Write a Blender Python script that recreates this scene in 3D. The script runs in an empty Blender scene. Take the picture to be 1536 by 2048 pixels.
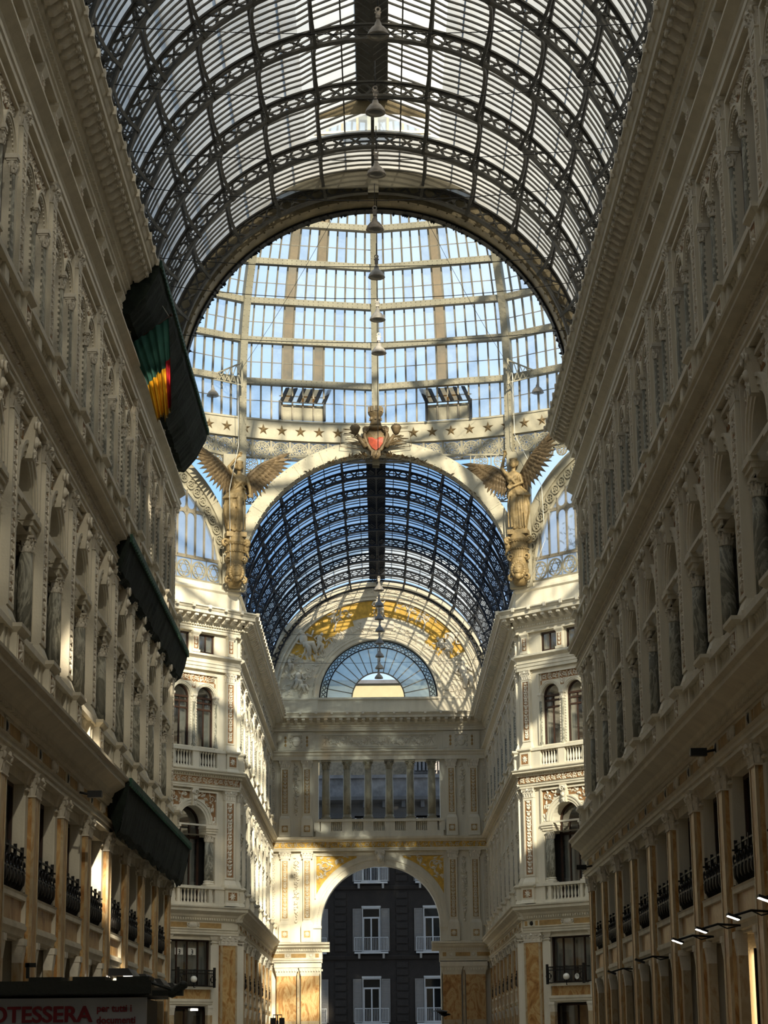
import bpy, math, random
from math import sin, cos, pi, sqrt, radians as R, atan2, hypot
from mathutils import Matrix, Vector
SC = bpy.context.scene
COL = SC.collection
random.seed(7)

# ------------------------------------------------------------------ materials
def newmat(name):
    m = bpy.data.materials.new(name); m.use_nodes = True
    nt = m.node_tree; nt.nodes.clear()
    out = nt.nodes.new('ShaderNodeOutputMaterial')
    return m, nt, out
def N(nt, t, **kw):
    n = nt.nodes.new(t)
    for k, v in kw.items():
        if k in n.inputs: n.inputs[k].default_value = v
        else: setattr(n, k, v)
    return n
def ramp(nt, src, stops):
    r = nt.nodes.new('ShaderNodeValToRGB')
    e = r.color_ramp.elements
    while len(e) < len(stops): e.new(0.5)
    for i, (p, c) in enumerate(stops):
        e[i].position = p; e[i].color = (c[0], c[1], c[2], 1)
    nt.links.new(src, r.inputs[0]); return r
def simple(name, col, rough=0.7, metal=0.0, var=0.12, scale=1.5, bump=0.15, bscale=18, spec=0.3, streak=False):
    m, nt, out = newmat(name)
    b = N(nt, 'ShaderNodeBsdfPrincipled', Roughness=rough, Metallic=metal)
    b.inputs['Specular IOR Level'].default_value = spec
    tc = N(nt, 'ShaderNodeTexCoord')
    mp = N(nt, 'ShaderNodeMapping')
    if streak: mp.inputs['Scale'].default_value = (2.5, 2.5, 0.35)
    nt.links.new(tc.outputs['Object'], mp.inputs[0])
    no = N(nt, 'ShaderNodeTexNoise', Scale=scale, Detail=6.0, Roughness=0.6)
    nt.links.new(mp.outputs[0], no.inputs['Vector'])
    lo = tuple(c*(1-var) for c in col); hi = tuple(min(1, c*(1+var)) for c in col)
    rp = ramp(nt, no.outputs['Fac'], [(0.3, lo), (0.7, hi)])
    nt.links.new(rp.outputs[0], b.inputs['Base Color'])
    if bump:
        n2 = N(nt, 'ShaderNodeTexNoise', Scale=bscale, Detail=4.0)
        nt.links.new(tc.outputs['Object'], n2.inputs['Vector'])
        bp = N(nt, 'ShaderNodeBump', Strength=bump, Distance=0.05)
        nt.links.new(n2.outputs['Fac'], bp.inputs['Height'])
        nt.links.new(bp.outputs[0], b.inputs['Normal'])
    nt.links.new(b.outputs[0], out.inputs[0])
    return m
def marble(name, stops, scale=1.2, dist=3.0, rough=0.35, stretch=(1, 1, .45)):
    m, nt, out = newmat(name)
    b = N(nt, 'ShaderNodeBsdfPrincipled', Roughness=rough)
    tc = N(nt, 'ShaderNodeTexCoord'); oi = N(nt, 'ShaderNodeObjectInfo')
    mp = N(nt, 'ShaderNodeMapping'); mp.inputs['Scale'].default_value = stretch
    ad = N(nt, 'ShaderNodeVectorMath', operation='SCALE'); ad.inputs['Scale'].default_value = 1.0
    cb = N(nt, 'ShaderNodeCombineXYZ')
    mu = N(nt, 'ShaderNodeMath', operation='MULTIPLY'); mu.inputs[1].default_value = 40
    nt.links.new(oi.outputs['Random'], mu.inputs[0]); nt.links.new(mu.outputs[0], cb.inputs[2])
    nt.links.new(tc.outputs['Object'], mp.inputs[0]); nt.links.new(cb.outputs[0], mp.inputs['Location'])
    w = N(nt, 'ShaderNodeTexNoise', Scale=scale, Detail=8.0, Roughness=0.62, Distortion=dist)
    nt.links.new(mp.outputs[0], w.inputs['Vector'])
    rp = ramp(nt, w.outputs['Fac'], stops)
    nt.links.new(rp.outputs[0], b.inputs['Base Color'])
    nt.links.new(b.outputs[0], out.inputs[0])
    return m
def glass(name, transp, tcol, dcol, rough=0.1, gl=0.06, var=0.25, scale=0.6, tl=0.7):
    """thin pane: clear part + dusty translucent part + a little gloss"""
    m, nt, out = newmat(name)
    t = N(nt, 'ShaderNodeBsdfTransparent', Color=(*tcol, 1))
    tr = N(nt, 'ShaderNodeBsdfTranslucent'); di = N(nt, 'ShaderNodeBsdfDiffuse')
    tc = N(nt, 'ShaderNodeTexCoord')
    no = N(nt, 'ShaderNodeTexNoise', Scale=scale, Detail=5.0, Roughness=0.65)
    nt.links.new(tc.outputs['Object'], no.inputs['Vector'])
    rp = ramp(nt, no.outputs['Fac'], [(0.3, tuple(c*(1-var) for c in dcol)), (0.65, dcol)])
    nt.links.new(rp.outputs[0], tr.inputs[0]); nt.links.new(rp.outputs[0], di.inputs[0])
    m1 = N(nt, 'ShaderNodeMixShader'); m1.inputs[0].default_value = tl
    nt.links.new(di.outputs[0], m1.inputs[1]); nt.links.new(tr.outputs[0], m1.inputs[2])
    m2 = N(nt, 'ShaderNodeMixShader'); m2.inputs[0].default_value = transp
    nt.links.new(m1.outputs[0], m2.inputs[1]); nt.links.new(t.outputs[0], m2.inputs[2])
    g = N(nt, 'ShaderNodeBsdfGlossy', Roughness=rough)
    m3 = N(nt, 'ShaderNodeMixShader'); m3.inputs[0].default_value = gl
    nt.links.new(m2.outputs[0], m3.inputs[1]); nt.links.new(g.outputs[0], m3.inputs[2])
    nt.links.new(m3.outputs[0], out.inputs[0])
    return m
def emit(name, col, s):
    m, nt, out = newmat(name)
    e = N(nt, 'ShaderNodeEmission', Color=(*col, 1), Strength=s)
    nt.links.new(e.outputs[0], out.inputs[0]); return m

STU = simple('cream_stucco', (.67, .61, .485), .75, var=.10, scale=.8, streak=True)
STR = simple('carved_stucco', (.69, .63, .52), .7, var=.12, scale=5)
STP = simple('pale_pilaster_stucco', (.69, .63, .505), .7, var=.08, scale=1.2, streak=True)
OCH = simple('ochre_ground', (.42, .27, .11), .8, var=.25, scale=4)
ROS = simple('rust_ground', (.30, .155, .065), .8, var=.25, scale=5)
GOLD = simple('gold_mosaic', (.62, .37, .06), .5, var=.35, scale=3, bump=.4, bscale=30)
MAR = marble('ochre_marble', [(.30, (.24, .10, .025)), (.45, (.43, .22, .065)), (.55, (.56, .38, .17)), (.68, (.40, .21, .065)), (.8, (.58, .47, .31))], 1.6, 2.5)
MAP = marble('pale_marble', [(.3, (.40, .30, .17)), (.5, (.48, .38, .24)), (.62, (.36, .22, .09)), (.75, (.50, .42, .29))], 2.2, 1.5)
MGR = marble('grey_veined_marble', [(.25, (.10, .095, .068)), (.42, (.19, .178, .135)), (.49, (.42, .395, .31)), (.54, (.15, .142, .105)), (.7, (.24, .222, .17)), (.85, (.34, .315, .245))], 1.1, 3.5, .65)
MCO = marble('mottled_column_stone', [(.25, (.16, .14, .09)), (.5, (.33, .29, .2)), (.7, (.25, .22, .15)), (.85, (.42, .37, .27))], 2.0, 1.0, .6)
WOOD = simple('dark_wood', (.045, .022, .014), .45, var=.3, scale=3, bump=.1)
DRK = simple('dark_interior_shade', (.012, .011, .010), .9, var=.2, bump=0)  # near-black colour painted in for the shade of rooms and recesses
IRN = simple('near_vault_iron', (.105, .098, .083), .6, var=.3, scale=2, bump=.2, metal=.1)
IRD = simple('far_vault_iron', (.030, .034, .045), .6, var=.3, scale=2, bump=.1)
IRB = simple('beige_painted_iron', (.27, .24, .17), .6, var=.16, scale=1.2, bump=.25, bscale=10)
IRG = simple('taupe_painted_iron', (.21, .18, .13), .6, var=.25, scale=1.5, bump=.25)
IRC = simple('cream_painted_iron', (.37, .33, .24), .6, var=.12, scale=1.1, bump=.2, bscale=9)
RAIL = simple('black_ironwork', (.014, .012, .011), .45, var=.3)
SHEET = simple('stained_sheet_metal', (.22, .175, .10), .45, var=.5, scale=1.3, metal=.3)
BRZ = simple('golden_bronze', (.235, .165, .075), .55, var=.35, scale=3, metal=.15, bump=.4, bscale=12)
BRD = simple('dark_bronze', (.14, .095, .045), .55, var=.4, scale=3, metal=.15, bump=.4, bscale=12)
GV = glass('vault_glass', .04, (.9, .95, 1), (.37, .37, .358), gl=.03, var=.38, scale=.5, tl=.85)
GVR = glass('vault_glass_ridge', .05, (1, 1, 1), (.50, .50, .48), gl=.03, var=.12, scale=.8, tl=.9)
GD = glass('dome_glass', .80, (.93, .98, 1), (.85, .9, .92), gl=.04, var=.35, scale=.9, tl=.8)
GDF = glass('dome_glass_frosted', .42, (.9, .97, 1), (.85, .92, .97), gl=.04, var=.45, scale=.5, tl=.8)
GDS = glass('dome_glass_stained', .36, (.95, .68, .38), (.50, .26, .08), gl=.03, var=.7, scale=.8, tl=.8)
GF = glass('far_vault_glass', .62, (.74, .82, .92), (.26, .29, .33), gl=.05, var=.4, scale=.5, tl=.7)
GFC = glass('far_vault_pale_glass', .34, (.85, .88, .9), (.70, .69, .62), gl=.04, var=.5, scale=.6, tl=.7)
GW = glass('window_glass', .62, (.75, .78, .78), (.05, .05, .05), gl=.22, rough=.04, tl=.1)
GLA = glass('sky_dimming_glass', .30, (.95, .95, 1), (.62, .58, .50), gl=.02, var=.3, scale=1.5, tl=.6)
GLU = glass('lunette_milky_glass', .28, (.92, .95, 1), (.62, .64, .66), gl=.04, var=.3, scale=.25, tl=.8)
GL = glass('lunette_glass', .45, (.80, .90, .95), (.60, .70, .72), gl=.08, var=.25, scale=.4, tl=.75)
CUR = simple('pale_curtain', (.55, .54, .48), .9, var=.1, bump=0)
FGR = simple('green_flag_cloth', (.028, .10, .078), .85, var=.15, bump=.2)
FYE = simple('yellow_flag_cloth', (.72, .37, .015), .8, var=.12, bump=.2)
FRE = simple('red_flag_cloth', (.36, .012, .02), .8, var=.12, bump=.2)
NET = simple('dark_green_netting', (.012, .018, .013), .9, var=.5, scale=4, bump=.5, bscale=9)
NEG = simple('green_tarpaulin_edge', (.02, .065, .04), .7, var=.3)
SIGN = simple('grey_sign_board', (.40, .42, .48), .6, var=.05, bump=0)
SRED = simple('dark_red_lettering', (.20, .018, .03), .6, var=.05, bump=0)
BLDG = simple('charcoal_rendered_facade', (.027, .021, .017), .85, var=.15, scale=2, bump=.3)
BLDL = simple('grey_moulding', (.09, .086, .084), .8, var=.15)
PLST = simple('pale_grey_plaster', (.17, .16, .155), .9, var=.35, scale=1.5, bump=.4)
BRW = simple('brown_bronze', (.12, .082, .042), .55, var=.4, scale=3, metal=.15, bump=.4, bscale=12)
BRK = simple('old_brick', (.22, .17, .11), .9, var=.4, scale=4, bump=.5)
WHT = simple('white_painted_wood', (.48, .47, .46), .6, var=.08, bump=0)
SHUT = simple('grey_louvred_shutter', (.21, .19, .17), .7, var=.1, bump=0)
ENAM = simple('grey_enamel_lamp', (.26, .23, .195), .45, var=.25, scale=6, metal=.2, bump=0)
LENS = simple('dull_lamp_lens', (.12, .115, .10), .3, var=.2, bump=0)
MILK = simple('milk_glass_globe', (.85, .82, .72), .3, var=.05, bump=0, spec=.5)
BLK = simple('black_fitting', (.01, .01, .01), .5, var=.2, bump=0)
PAPER = simple('white_paper', (.75, .74, .68), .8, var=.04, bump=0)
FLOOR = marble('mosaic_floor', [(.3, (.20, .17, .13)), (.6, (.30, .265, .205)), (.8, (.13, .11, .09))], .8, 1)
REDE = simple('red_enamel_shield', (.30, .05, .022), .4, var=.3, scale=3)
LED = emit('led_light', (1, .93, .8), 14)
STRIP = emit('warm_shop_light', (1, .72, .38), 5)
LEAF = simple('plant_leaf', (.05, .09, .03), .7, var=.4)

# ------------------------------------------------------------------ mesh builder
class MB:
    def __init__(s): s.v = []; s.f = []; s.m = []; s.sm = []
    def add(s, vs, fs, mi=0, sm=False):
        o = len(s.v); s.v.extend(vs)
        for f in fs: s.f.append(tuple(i+o for i in f)); s.m.append(mi); s.sm.append(sm)
    def quad(s, a, b, c, d, mi=0): s.add([a, b, c, d], [(0, 1, 2, 3)], mi)
    def box(s, x0, x1, y0, y1, z0, z1, mi=0):
        s.add([(x0, y0, z0), (x1, y0, z0), (x1, y1, z0), (x0, y1, z0), (x0, y0, z1), (x1, y0, z1), (x1, y1, z1), (x0, y1, z1)],
              [(0, 3, 2, 1), (4, 5, 6, 7), (0, 1, 5, 4), (1, 2, 6, 5), (2, 3, 7, 6), (3, 0, 4, 7)], mi)
    def frustum(s, x0, x1, y0, y1, z0, X0, X1, Y0, Y1, z1, mi=0):
        s.add([(x0, y0, z0), (x1, y0, z0), (x1, y1, z0), (x0, y1, z0), (X0, Y0, z1), (X1, Y0, z1), (X1, Y1, z1), (X0, Y1, z1)],
              [(0, 3, 2, 1), (4, 5, 6, 7), (0, 1, 5, 4), (1, 2, 6, 5), (2, 3, 7, 6), (3, 0, 4, 7)], mi)
    def extr(s, prof, x0, x1, mi=0, caps=True):
        """profile [(y,z)] extruded along x"""
        n = len(prof)
        vs = [(x0, y, z) for y, z in prof]+[(x1, y, z) for y, z in prof]
        fs = [(i, (i+1) % n, n+(i+1) % n, n+i) for i in range(n)]
        if caps: fs += [tuple(range(n-1, -1, -1)), tuple(range(n, 2*n))]
        s.add(vs, fs, mi)
    def lathe(s, prof, c=(0, 0, 0), n=16, mi=0, sm=True, a0=0, a1=2*pi, flute=0, nf=12):
        full = abs(a1-a0-2*pi) < 1e-6; k = n if full else n+1
        vs = []
        for r, z in prof:
            for i in range(k):
                a = a0+(a1-a0)*i/n
                rr = r*(1+flute*cos(a*nf))
                vs.append((c[0]+rr*cos(a), c[1]+rr*sin(a), c[2]+z))
        fs = []
        for j in range(len(prof)-1):
            for i in range(n):
                i2 = (i+1) % k
                fs.append((j*k+i, j*k+i2, (j+1)*k+i2, (j+1)*k+i))
        if full:
            fs.append(tuple(range(k-1, -1, -1))); fs.append(tuple((len(prof)-1)*k+i for i in range(k)))
        s.add(vs, fs, mi, sm)
    def bar(s, a, b, w, h=None, mi=0, up=(0, 0, 1)):
        """rectangular bar between two points"""
        h = h or w
        a = Vector(a); b = Vector(b); d = (b-a)
        if d.length < 1e-6: return
        d.normalize(); u = Vector(up)
        if abs(d.dot(u)) > .98: u = Vector((1, 0, 0))
        x = d.cross(u).normalized()*w/2; y = d.cross(x).normalized()*h/2
        vs = [tuple(p+q) for p in (a, b) for q in (-x-y, x-y, x+y, -x+y)]
        s.add(vs, [(0, 3, 2, 1), (4, 5, 6, 7), (0, 1, 5, 4), (1, 2, 6, 5), (2, 3, 7, 6), (3, 0, 4, 7)], mi)
    def tube(s, pts, rad, n=6, mi=0, sm=True):
        pts = [Vector(p) for p in pts]; k = len(pts)
        rads = rad if isinstance(rad, (list, tuple)) else [rad]*k
        vs = []; prev = None
        for i, p in enumerate(pts):
            t = (pts[min(i+1, k-1)]-pts[max(i-1, 0)]).normalized()
            u = prev if prev else (Vector((0, 0, 1)) if abs(t.z) < .9 else Vector((1, 0, 0)))
            x = t.cross(u).normalized(); y = x.cross(t).normalized(); prev = y
            for j in range(n):
                a = 2*pi*j/n; q = p+(x*cos(a)+y*sin(a))*rads[i]; vs.append(tuple(q))
        fs = [(i*n+j, i*n+(j+1) % n, (i+1)*n+(j+1) % n, (i+1)*n+j) for i in range(k-1) for j in range(n)]
        fs += [tuple(range(n-1, -1, -1)), tuple((k-1)*n+j for j in range(n))]
        s.add(vs, fs, mi, sm)
    def ball(s, c, r, n=10, m=7, mi=0, M=None):
        rx, ry, rz = r if isinstance(r, (list, tuple)) else (r, r, r)
        vs = []
        for j in range(m+1):
            p = pi*j/m
            for i in range(n):
                a = 2*pi*i/n; q = Vector((rx*sin(p)*cos(a), ry*sin(p)*sin(a), rz*cos(p)))
                if M: q = M @ q
                vs.append((c[0]+q.x, c[1]+q.y, c[2]+q.z))
        fs = [(j*n+i, (j+1)*n+i, (j+1)*n+(i+1) % n, j*n+(i+1) % n) for j in range(m) for i in range(n)]
        s.add(vs, fs, mi, True)
    def ring(s, cx, cz, r0, r1, y0, y1, a0=0, a1=pi, n=24, mi=0):
        """flat annular sector in the xz plane, from y0 (front) to y1 (back); angle from +x"""
        full = abs(a1-a0-2*pi) < 1e-6
        vs = []
        for i in range(n+1):
            a = a0+(a1-a0)*i/n; c, d = cos(a), sin(a)
            vs += [(cx+r0*c, y0, cz+r0*d), (cx+r1*c, y0, cz+r1*d), (cx+r1*c, y1, cz+r1*d), (cx+r0*c, y1, cz+r0*d)]
        fs = []
        for i in range(n):
            o = 4*i
            for j in range(4): fs.append((o+j, o+(j+1) % 4, o+4+(j+1) % 4, o+4+j))
        if not full: fs += [(3, 2, 1, 0), (4*n, 4*n+1, 4*n+2, 4*n+3)]
        s.add(vs, fs, mi)
    def moulded_arch(s, cx, cz, steps, a0=0, a1=pi, n=24, mi=0):
        for r0, r1, y0, y1 in steps: s.ring(cx, cz, r0, r1, y0, y1, a0, a1, n, mi)
    def leaf(s, cx, cz, ang, L, W, H, y=0, mi=0, curl=0):
        """raised leaf on the plane y, pointing along ang in xz"""
        c, d = cos(ang), sin(ang)
        def T(a, b, h): return (cx+a*c-b*d, y-h, cz+a*d+b*c)
        w = W/2
        vs = [T(-.1*L, 0, 0), T(.25*L, -w, 0), T(.65*L, -w*.75, 0), T(L, curl*L, 0), T(.65*L, w*.75, 0), T(.25*L, w, 0),
              T(.2*L, 0, H), T(.7*L, curl*L*.5, H*.8)]
        s.add(vs, [(0, 6, 1), (1, 6, 7, 2), (2, 7, 3), (3, 7, 4), (4, 7, 6, 5), (5, 6, 0)], mi)
    def face(s, u0, u1, z0, z1, y=0, mi=0):
        if u1-u0 < 1e-4 or z1-z0 < 1e-4: return
        s.quad((u0, y, z0), (u1, y, z0), (u1, y, z1), (u0, y, z1), mi)
    def hole(s, u0, u1, z0, z1, y0, y1, mi=0, bottom=True):
        """reveals of a rectangular opening"""
        s.quad((u0, y0, z0), (u0, y1, z0), (u0, y1, z1), (u0, y0, z1), mi)
        s.quad((u1, y1, z0), (u1, y0, z0), (u1, y0, z1), (u1, y1, z1), mi)
        s.quad((u0, y0, z1), (u0, y1, z1), (u1, y1, z1), (u1, y0, z1), mi)
        if bottom: s.quad((u0, y1, z0), (u0, y0, z0), (u1, y0, z0), (u1, y1, z0), mi)
    def arch_face(s, u0, u1, z0, z1, cu, r, zs, y=0, depth=.5, mi=0, n=14):
        s.face(u0, cu-r, z0, zs, y, mi); s.face(cu+r, u1, z0, zs, y, mi)
        cor = [atan2(z1-zs, u1-cu), atan2(z1-zs, u0-cu)]
        angs = sorted(set([pi*i/n for i in range(n+1)]+cor))
        def outer(a):
            c, d = cos(a), sin(a); t = 1e9
            if c > 1e-9: t = min(t, (u1-cu)/c)
            if c < -1e-9: t = min(t, (u0-cu)/c)
            if d > 1e-9: t = min(t, (z1-zs)/d)
            return (cu+t*c, y, zs+t*d)
        for a, b in zip(angs, angs[1:]):
            p = (cu+r*cos(a), y, zs+r*sin(a)); q = (cu+r*cos(b), y, zs+r*sin(b))
            s.quad(p, outer(a), outer(b), q, mi)
            s.quad(p, q, (q[0], y+depth, q[2]), (p[0], y+depth, p[2]), mi)
        s.quad((cu-r, y, z0), (cu-r, y+depth, z0), (cu-r, y+depth, zs), (cu-r, y, zs), mi)
        s.quad((cu+r, y+depth, z0), (cu+r, y, z0), (cu+r, y, zs), (cu+r, y+depth, zs), mi)
    def frame(s, u0, u1, z0, z1, w, y0, y1, mi=0):
        s.box(u0, u1, y0, y1, z0, z0+w, mi); s.box(u0, u1, y0, y1, z1-w, z1, mi)
        s.box(u0, u0+w, y0, y1, z0+w, z1-w, mi); s.box(u1-w, u1, y0, y1, z0+w, z1-w, mi)
    def mesh(s, name, mats):
        me = bpy.data.meshes.new(name); me.from_pydata(s.v, [], s.f)
        for m in mats: me.materials.append(m)
        me.polygons.foreach_set('material_index', s.m); me.polygons.foreach_set('use_smooth', s.sm)
        me.validate(); me.update(); return me

def inst(name, me, parent=None, loc=(0, 0, 0), rz=0, sc=None, rot=None):
    o = bpy.data.objects.new(name, me); COL.objects.link(o)
    if parent: o.parent = parent
    o.location = loc; o.rotation_euler = rot if rot else (0, 0, rz)
    if sc: o.scale = sc if isinstance(sc, (tuple, list)) else (sc, sc, sc)
    return o
def tag(o, label=None, cat=None, group=None, kind=None):
    if label: o['label'] = label
    if cat: o['category'] = cat
    if group: o['group'] = group
    if kind: o['kind'] = kind
    return o
def empty(name, loc=(0, 0, 0), rz=0): 
    o = bpy.data.objects.new(name, None); COL.objects.link(o); o.location = loc; o.rotation_euler = (0, 0, rz); o.empty_display_size = .2
    return o
ORD = ['first', 'second', 'third', 'fourth', 'fifth', 'sixth', 'seventh', 'eighth', 'ninth', 'tenth', 'eleventh', 'twelfth', 'thirteenth']

# ------------------------------------------------------------------ ornament
def relief_v(mb, x0, x1, z0, z1, y, mi=1, H=.05, rng=None, step=None):
    """upright candelabrum of paired leaves on the plane y"""
    rng = rng or random.Random(int((z1-z0)*100))
    w = (x1-x0); cx = (x0+x1)/2; step = step or w*.36
    n = max(1, int((z1-z0)/step)); st = (z1-z0)/n
    for i in range(n):
        z = z0+st*(i+.15); k = rng.random()
        a = R(28+30*k); L = w*(.44+.12*rng.random()); W = L*.55
        mb.leaf(cx, z, a, L, W, H, y, mi, .1); mb.leaf(cx, z, pi-a, L, W, H, y, mi, -.1)
        if i % 2 == 0: mb.leaf(cx, z, pi/2, st*1.1, w*.26, H*1.3, y, mi)
        else:
            mb.leaf(cx-w*.1, z+st*.4, R(200), w*.36, w*.2, H*.8, y, mi); mb.leaf(cx+w*.1, z+st*.4, R(-20), w*.36, w*.2, H*.8, y, mi)
def scroll(mb, cx, cz, r, a0, turns, sgn, y, mi, H, w):
    n = int(8*turns)+2; pts = []
    for i in range(n):
        t = i/(n-1); a = a0+sgn*2*pi*turns*t; rr = r*(1-.75*t)
        pts.append((cx+rr*cos(a), y-H*.4, cz+rr*sin(a)))
    mb.tube(pts, [w*(1-.4*i/(n-1)) for i in range(n)], 4, mi)
def relief_h(mb, x0, x1, z0, z1, y, mi=1, H=.05, ratio=1.1):
    """running scroll frieze"""
    h = z1-z0; st = h*ratio; n = max(1, int((x1-x0)/st)); st = (x1-x0)/n; zc = (z0+z1)/2
    for i in range(n):
        cx = x0+st*(i+.5); s = 1 if i % 2 == 0 else -1
        scroll(mb, cx, zc, h*.34, pi if s > 0 else 0, 1.1, s, y, mi, H, h*.05)
        for k in range(4):
            a = k*pi/2+.5*s
            mb.leaf(cx+h*.12*cos(a), zc+h*.12*sin(a), a, h*.34, h*.17, H, y, mi, .15*s)
        for k in range(9):
            a = k*2.4+i; mb.leaf(cx+st*.36*cos(a)*(.6+.4*(k % 2)), zc+h*.34*sin(a), a*1.7, h*.3, h*.16, H*.9, y, mi, .3)
        mb.leaf(cx+st*.4, zc+s*h*.22, s*R(60), h*.3, h*.15, H, y, mi)
        mb.leaf(cx+st*.4, zc-s*h*.22, -s*R(100), h*.3, h*.15, H, y, mi)
def bent_leaf(mb, cx, cy, z, dirx, diry, h, w, out, mi=0):
    """acanthus leaf standing up and curling outward"""
    px, py = -diry, dirx
    prof = [(0, 0, 1), (.02, .45, .95), (out*.35, .8, .8), (out, 1.0, .5), (out*1.15, .86, .15)]
    vs = []
    for d, zz, ww in prof:
        for s in (-1, 0, 1):
            dd = d+(.025 if s == 0 else 0)
            vs.append((cx+dirx*dd+px*s*w/2*ww, cy+diry*dd+py*s*w/2*ww, z+zz*h))
    fs = []
    for i in range(len(prof)-1):
        for j in range(2): fs.append((i*3+j, i*3+j+1, i*3+j+4, i*3+j+3))
    mb.add(vs, fs, mi)
def volute(mb, cx, cy, cz, dx, dy, r, mi=0, w=.05):
    pts = []
    for i in range(9):
        t = i/8; a = -pi/2+2*pi*1.15*t; rr = r*(1-.7*t)
        pts.append((cx+dx*rr*cos(a), cy+dy*rr*cos(a), cz+rr*sin(a)))
    mb.tube(pts, [w*(1-.5*i/8) for i in range(9)], 5, mi)
def cap_round(mb, r, z, h, mi=0, n=8, cx=0, cy=0):
    mb.lathe([(r*1.05, z), (r*1.12, z+.04*h), (r, z+.08*h), (r*1.05, z+.5*h), (r*1.3, z+.85*h)], (cx, cy, 0), 12, mi)
    for row, (zz, hh, o) in enumerate(((.05, .42, .35), (.32, .45, .5))):
        for i in range(n):
            a = 2*pi*(i+.5*row)/n
            bent_leaf(mb, cx+r*1.02*cos(a), cy+r*1.02*sin(a), z+zz*h, cos(a), sin(a), hh*h, r*.75, r*o, mi)
    for i in range(4):
        a = pi/4+i*pi/2
        volute(mb, cx+r*1.25*cos(a), cy+r*1.25*sin(a), z+.76*h, cos(a), sin(a), r*.36, mi, r*.13)
    w = r*1.42
    mb.frustum(cx-w*.93, cx+w*.93, cy-w*.93, cy+w*.93, z+.86*h, cx-w, cx+w, cy-w, cy+w, z+h, mi)
def cap_flat(mb, w, d, z, h, mi=0, y=0):
    """pilaster capital: w wide, d deep in front of plane y"""
    hw = w/2
    mb.box(-hw*1.08, hw*1.08, y-d-.03, y, z, z+.07*h, mi)
    mb.frustum(-hw*.98, hw*.98, y-d*.98, y, z+.07*h, -hw*1.12, hw*1.12, y-d-.08, y, z+.84*h, mi)
    for row, (zz, hh, o, k) in enumerate(((.06, .42, .07, 4), (.34, .42, .10, 3))):
        for i in range(k):
            x = -hw+w*(i+.5)/k
            bent_leaf(mb, x, y-d*.99-.01, z+zz*h, 0, -1, hh*h, w/k*.95, o, mi)
        for s in (-1, 1):
            bent_leaf(mb, s*hw, y-d*.5, z+zz*h, s, 0, hh*h, d*.7, o, mi)
    for s in (-1, 1):
        volute(mb, s*hw*1.02, y-d-.03, z+.74*h, s*.7, -.7, h*.17, mi, h*.075)
    mb.leaf(0, z+.7*h, pi/2, h*.28, h*.3, .09, y-d-.06, mi)
    mb.frustum(-hw*1.18, hw*1.18, y-d-.08, y, z+.85*h, -hw*1.25, hw*1.25, y-d-.12, y, z+h, mi)
def baluster(mb, x, y, z, h, r=.06, mi=0, n=6):
    p = [(r, 0), (r, .08), (r*.5, .13), (r*.95, .32), (r*.9, .42), (r*.4, .72), (r*.55, .86), (r, .9), (r, 1)]
    mb.lathe([(a, b*h) for a, b in p], (x, y, z), n, mi)
def rosette(mb, cx, cz, r, y, t=.06, mi=0, n=14, spokes=6):
    mb.ring(cx, cz, r*.84, r, y, y+t, 0, 2*pi, n, mi)
    mb.ring(cx, cz, r*.18, r*.3, y, y+t, 0, 2*pi, 8, mi)
    for i in range(spokes):
        a = 2*pi*i/spokes
        mb.bar((cx+r*.25*cos(a), y+t/2, cz+r*.25*sin(a)), (cx+r*.88*cos(a), y+t/2, cz+r*.88*sin(a)), r*.1, t*.8, mi, up=(0, 1, 0))
        b = a+pi/spokes
        mb.ring(cx+r*.6*cos(b), cz+r*.6*sin(b), r*.13, r*.2, y, y+t, 0, 2*pi, 6, mi)
# ------------------------------------------------------------------ levels (metres)
WX = 7.55                       # wall plane of the arms
Y1, Y2, Y3 = 77.0, 112.3, 146.9 # near arm end, far arm start, end wall
YC, ZS, RV = 94.3, 25.9, 7.45   # crossing centre, vault springing, vault inner radius
PITCH = 4.22
Z_C1, Z_P2, Z_C2, Z_P3, Z_C3, Z_AT, Z_MC = 8.85, 9.9, 15.8, 16.95, 21.15, 22.05, 24.35

def bay_wall(mb, u, B, shop=True):
    a, b = u-B/2, u+B/2
    F = lambda x0, x1, z0, z1, y=0: mb.face(u+x0, u+x1, z0, z1, y)
    H = B/2
    F(-H, -1.35, 0, 3.9); F(1.35, H, 0, 3.9); mb.hole(u-1.35, u+1.35, 0, 3.9, 0, .8)
    F(-H, H, 3.9, 4.8)
    F(-H, -1.42, 4.8, 7.2); F(1.42, H, 4.8, 7.2); mb.hole(u-1.42, u+1.42, 4.8, 7.2, 0, .8)
    F(-H, H, 7.2, 9.05)
    # arcade storey: columns stand in a recess under the impost
    F(-H, -1.58, 9.05, 12.55); F(1.58, H, 9.05, 12.55); mb.hole(u-1.58, u+1.58, 9.05, 12.55, 0, .55)
    for s in (-1, 1): mb.face(min(u+s*.92, u+s*1.58), max(u+s*.92, u+s*1.58), 9.05, 12.55, .55, 1)  # recess back coloured dark as deep shade behind the columns
    for s in (-1, 1): mb.box(u+min(s*.98, s*1.575), u+max(s*.98, s*1.575), .0, .54, 9.06, Z_P2)
    mb.arch_face(a, b, 12.55, 15.9, u, .92, 13.1, 0, .85)
    F(-H, H, 15.9, 16.1)
    for s in (-1, 1):
        mb.arch_face(min(u, u+s*H), max(u, u+s*H), 16.1, Z_C3, u+s*.82, .6, 19.68, 0, .5)
    F(-H, H, Z_C3, Z_AT)
    xs = [-H, -.87-.55, -.87+.55, .87-.55, .87+.55, H]
    for i in (0, 2, 4): F(xs[i], xs[i+1], Z_AT, 23.1)
    for c in (-.87, .87): mb.hole(u+c-.55, u+c+.55, Z_AT, 23.1, 0, .6)
    F(-H, H, 23.1, ZS)

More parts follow.
